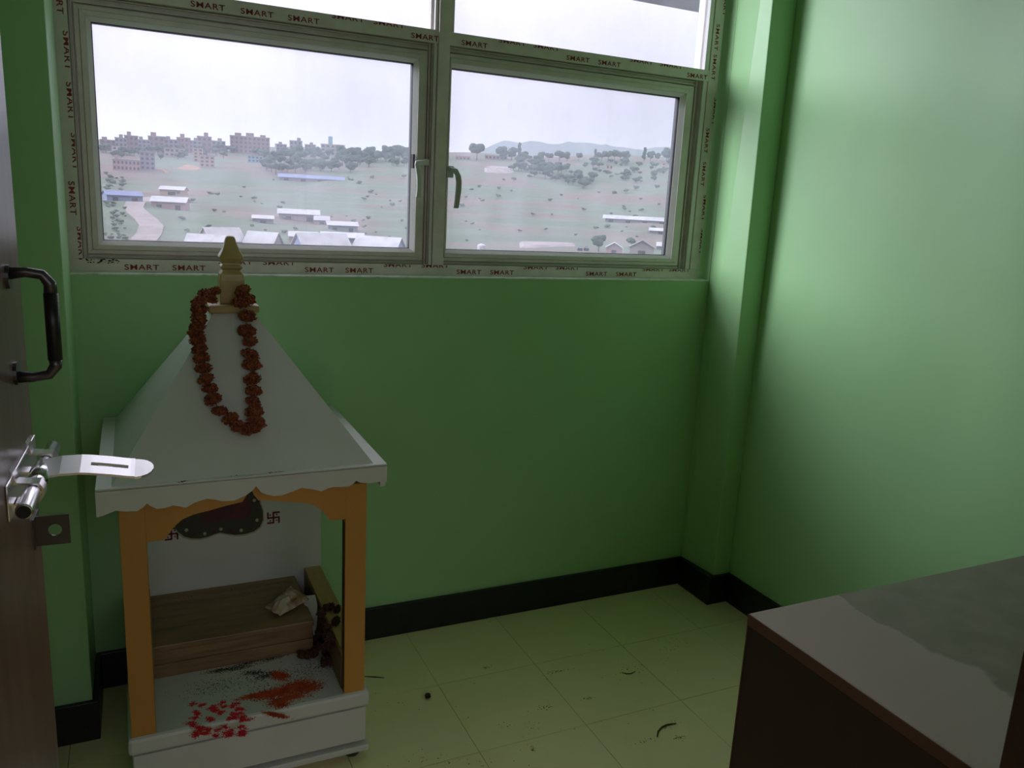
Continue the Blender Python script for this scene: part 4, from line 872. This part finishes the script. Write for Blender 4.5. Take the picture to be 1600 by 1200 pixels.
house(775, 249, 34, 5, 'pinkwall', 'ridge_house', 'long pink roofs between the two big trees on the ridge', floors=1, bays=6, depth=.3, roof='pinkwall')
# round white water tank and two parked vans in the right pane
x, y_, z, d = ground(752, 391); s = d / FPX
o = MB().tube([(x, y_, z - .3), (x, y_, z + 7 * s), (x, y_, z + 9 * s), (x, y_, z + 10 * s)], [6.5 * s, 6.5 * s, 4 * s, 1 * s], 16).build('water_tank', 'tin', smooth=False, origin=(x, y_, z)); tag(o, 'round white tank at the foot of the right pane', 'tank')
for px, lab in ((906, 'left of two small parked vans below the right pane trees'), (916, 'right of two small parked vans below the right pane trees')):
    x, y_, z, d = ground(px, 392); s = d / FPX; e = empty('parked_van', (x, y_, z)); e.rotation_euler = (0, 0, facing(x, y_)); tag(e, lab, 'van')
    for nm, b, m_ in (('van_body', MB().box(-3.6 * s, 3.6 * s, 0, 4 * s, .3, 5 * s), 'cyan'), ('van_roof', MB().hexa([(-3 * s, .2, 5 * s), (3 * s, .2, 5 * s), (3 * s, 3.8 * s, 5 * s), (-3 * s, 3.8 * s, 5 * s), (-2.4 * s, .4, 8 * s), (2.4 * s, .4, 8 * s), (2.4 * s, 3.4 * s, 8 * s), (-2.4 * s, 3.4 * s, 8 * s)]), 'greywall'), ('wheel', MB().tube([(-2 * s, -.05, .35), (-2 * s, .3, .35)], .4, 10), 'hole'), ('wheel', MB().tube([(2 * s, -.05, .35), (2 * s, .3, .35)], .4, 10), 'hole')):
        o = bpy.data.objects.new(nm, b.mesh(nm, m_)); col.objects.link(o); o.parent = e

# trees
def tree_mesh(seed, tall):
    r0 = random.Random(seed); b = MB()
    for k in range(9 if not tall else 8):
        a = r0.uniform(0, 6.28); rr = r0.uniform(0, .32) * (1 if not tall else .5); zc = r0.uniform(.42, .84) if not tall else .25 + .68 * k / 7; q = r0.uniform(.16, .28) * (1.05 - .5 * abs(zc - .6)) * (1 if not tall else .75)
        st = random.getstate(); random.seed(seed * 31 + k); b.ball((rr * math.cos(a), rr * math.sin(a), zc), q, q, q * .85, 8, 6, .16); random.setstate(st)
    return b.mesh('crown', 'leaf')
SM = []
for k in range(3): SM.append(tree_mesh(30 + k, False)); SM[-1].materials[0] = M['scrub']
TM = [tree_mesh(k, False) for k in range(4)]; TT = [tree_mesh(10 + k, True) for k in range(2)]; TK = MB().tube([(0, 0, -.08), (0, 0, .3), (.01, 0, .6)], [.035, .028, .015], 6).mesh('trunk', 'trunk')
def tree(px, py, hpx, label, group=None, wide=1.0, tall=False, name='tree'):
    x, y_, z, d = ground(px, py); h = hpx * d / FPX; e = empty(name, (x, y_, z)); e.rotation_euler = (0, 0, random.uniform(0, 6.28)); e.scale = (h * wide, h * wide, h)
    for nm, m_ in (('crown', random.choice(SM if name == 'shrub' else TT if tall else TM)), ('trunk', TK)):
        o = bpy.data.objects.new(nm, m_); col.objects.link(o); o.parent = e
    return tag(e, label, 'tree', group)
def c2(p): return (670 + p[0] / 3.478, 180 + p[1] / 3.478)
tree(745, 250, 24, 'large round dark tree standing alone on the right ridge', wide=1.05)
tree(786, 251, 21, 'bushy tree at the left end of the ridge row', wide=1.1); tree(799, 251, 20, 'second bushy tree in the ridge row, beside a slender one', wide=1.1)
tree(811, 250, 24, 'slender tall tree rising from the ridge row', tall=True, wide=.6)
RG = 'trees along the right ridge'
for i, (x, h_, tl) in enumerate([(845, 14, 0), (857, 12, 0), (874, 16, 0), (886, 14, 0), (904, 12, 0), (930, 17, 1), (940, 13, 0), (950, 15, 0), (960, 16, 0), (969, 14, 0), (978, 15, 0), (1006, 19, 1), (1016, 15, 0), (1026, 12, 0), (1041, 19, 0), (1052, 17, 0)]):
    tree(x, 252, h_, ORD[i] + ' from the left of the small dark trees along the right-hand ridge', RG, tall=bool(tl), wide=.7 if tl else 1.15)
LG = 'trees at the right end of the left pane'
for i, (x, h_) in enumerate([(558, 18), (570, 14), (579, 22), (590, 16), (603, 23), (613, 20), (624, 22), (634, 20), (641, 21)]): tree(x, 252, h_, ORD[i] + ' from the left of the round hazy trees ending the left pane ridge', LG, wide=1.1)
DG = 'dark trees of the wooded slope in the left pane'
rt = random.Random(12)
for k in range(95): x = rt.uniform(410, 644); tree(x, rt.uniform(242, 272 if x < 560 else 262), rt.uniform(8, 17), 'dark tree in the wooded slope right of the wide brick building', DG, wide=1.3)
BG = 'trees among the left ridge buildings'
for k in range(52): x = rt.uniform(158, 420); tree(x, rt.uniform(234, 250), rt.uniform(6, 12), 'small tree among the buildings crowding the left ridge', BG, wide=1.35)
GG = 'bushy trees filling the gully in the right pane'
for k in range(75):
    t = rt.random(); x = 800 + t * 115 + rt.uniform(-14, 14); tree(x, 252 + t * 30 + rt.uniform(-6, 14), rt.uniform(6, 13), 'bushy tree in the dark gully running down the right pane', GG, wide=1.4)
FG = 'low trees under the right ridge'
for k in range(55): tree(rt.uniform(905, 1056), rt.uniform(254, 288), rt.uniform(4, 9), 'low bushy tree on the slope under the right-hand ridge', FG, wide=1.6)
SG = 'shrubs dotted over the hillside'
for k in range(190):
    x = rt.choice((rt.uniform(248, 645), rt.uniform(705, 1050), rt.uniform(165, 198))); tree(x, rt.uniform(272, 382), rt.uniform(2, 6), 'low green shrub dotted on the terraced hillside', SG, wide=1.9, name='shrub')
tree(935, 393, 26, 'leafy tree left of the grey gabled house in the right pane', wide=1.2); tree(986, 388, 17, 'small tree behind the grey gabled house', wide=1.0)
# far mountains
mp_ = [(560, 252), (640, 246), (700, 244), (748, 236), (779, 222), (800, 219), (814, 223), (834, 220), (866, 226), (883, 222), (923, 224), (972, 229), (1001, 235), (1030, 228), (1060, 231), (1100, 238), (1180, 232), (1260, 240)]
n = 120; vs, fs = [], []; D0 = 2600
xs_ = np.linspace(300, 1300, n); ys_ = np.interp(xs_, [p[0] for p in mp_], [p[1] for p in mp_]) + np.array([rng.normal(0, .7) for _ in xs_])
for x, yy in zip(xs_, ys_):
    d = ray((x, yy)); d = d / math.hypot(d[0], d[1]); rz = EYE + d[2] * D0
    for q, dist in ((-.9, D0 - 700), (.35, D0 - 350), (1, D0), (.3, D0 + 500), (-.9, D0 + 900)): vs.append((d[0] * dist, d[1] * dist, EYE + (rz - EYE) * q + rng.normal(0, 5) * (0 if q == 1 else 1)))
for i in range(n - 1):
    for k in range(4): fs.append((5 * i + k, 5 * i + 5 + k, 5 * i + 6 + k, 5 * i + 1 + k))
struct(MB().add(vs, fs).build('mountains', 'mount', smooth=True), 'faint blue mountain range beyond the right ridge', 'mountains')
# haze lying in the valley
hz = bpy.data.materials.new('valley_haze'); hz.use_nodes = True; t = hz.node_tree; t.nodes.clear(); o_ = t.nodes.new('ShaderNodeOutputMaterial'); v_ = t.nodes.new('ShaderNodeVolumeScatter')
v_.inputs['Color'].default_value = (0.80, 0.90, 1.0, 1); v_.inputs['Density'].default_value = 2.0e-4; v_.inputs['Anisotropy'].default_value = 0.2; t.links.new(v_.outputs[0], o_.inputs['Volume'])
o = MB().box(-2600, 4200, 40, 4200, -90, 260).build('valley_haze', hz); stuff(o, 'thin bluish haze lying over the whole valley', 'haze')
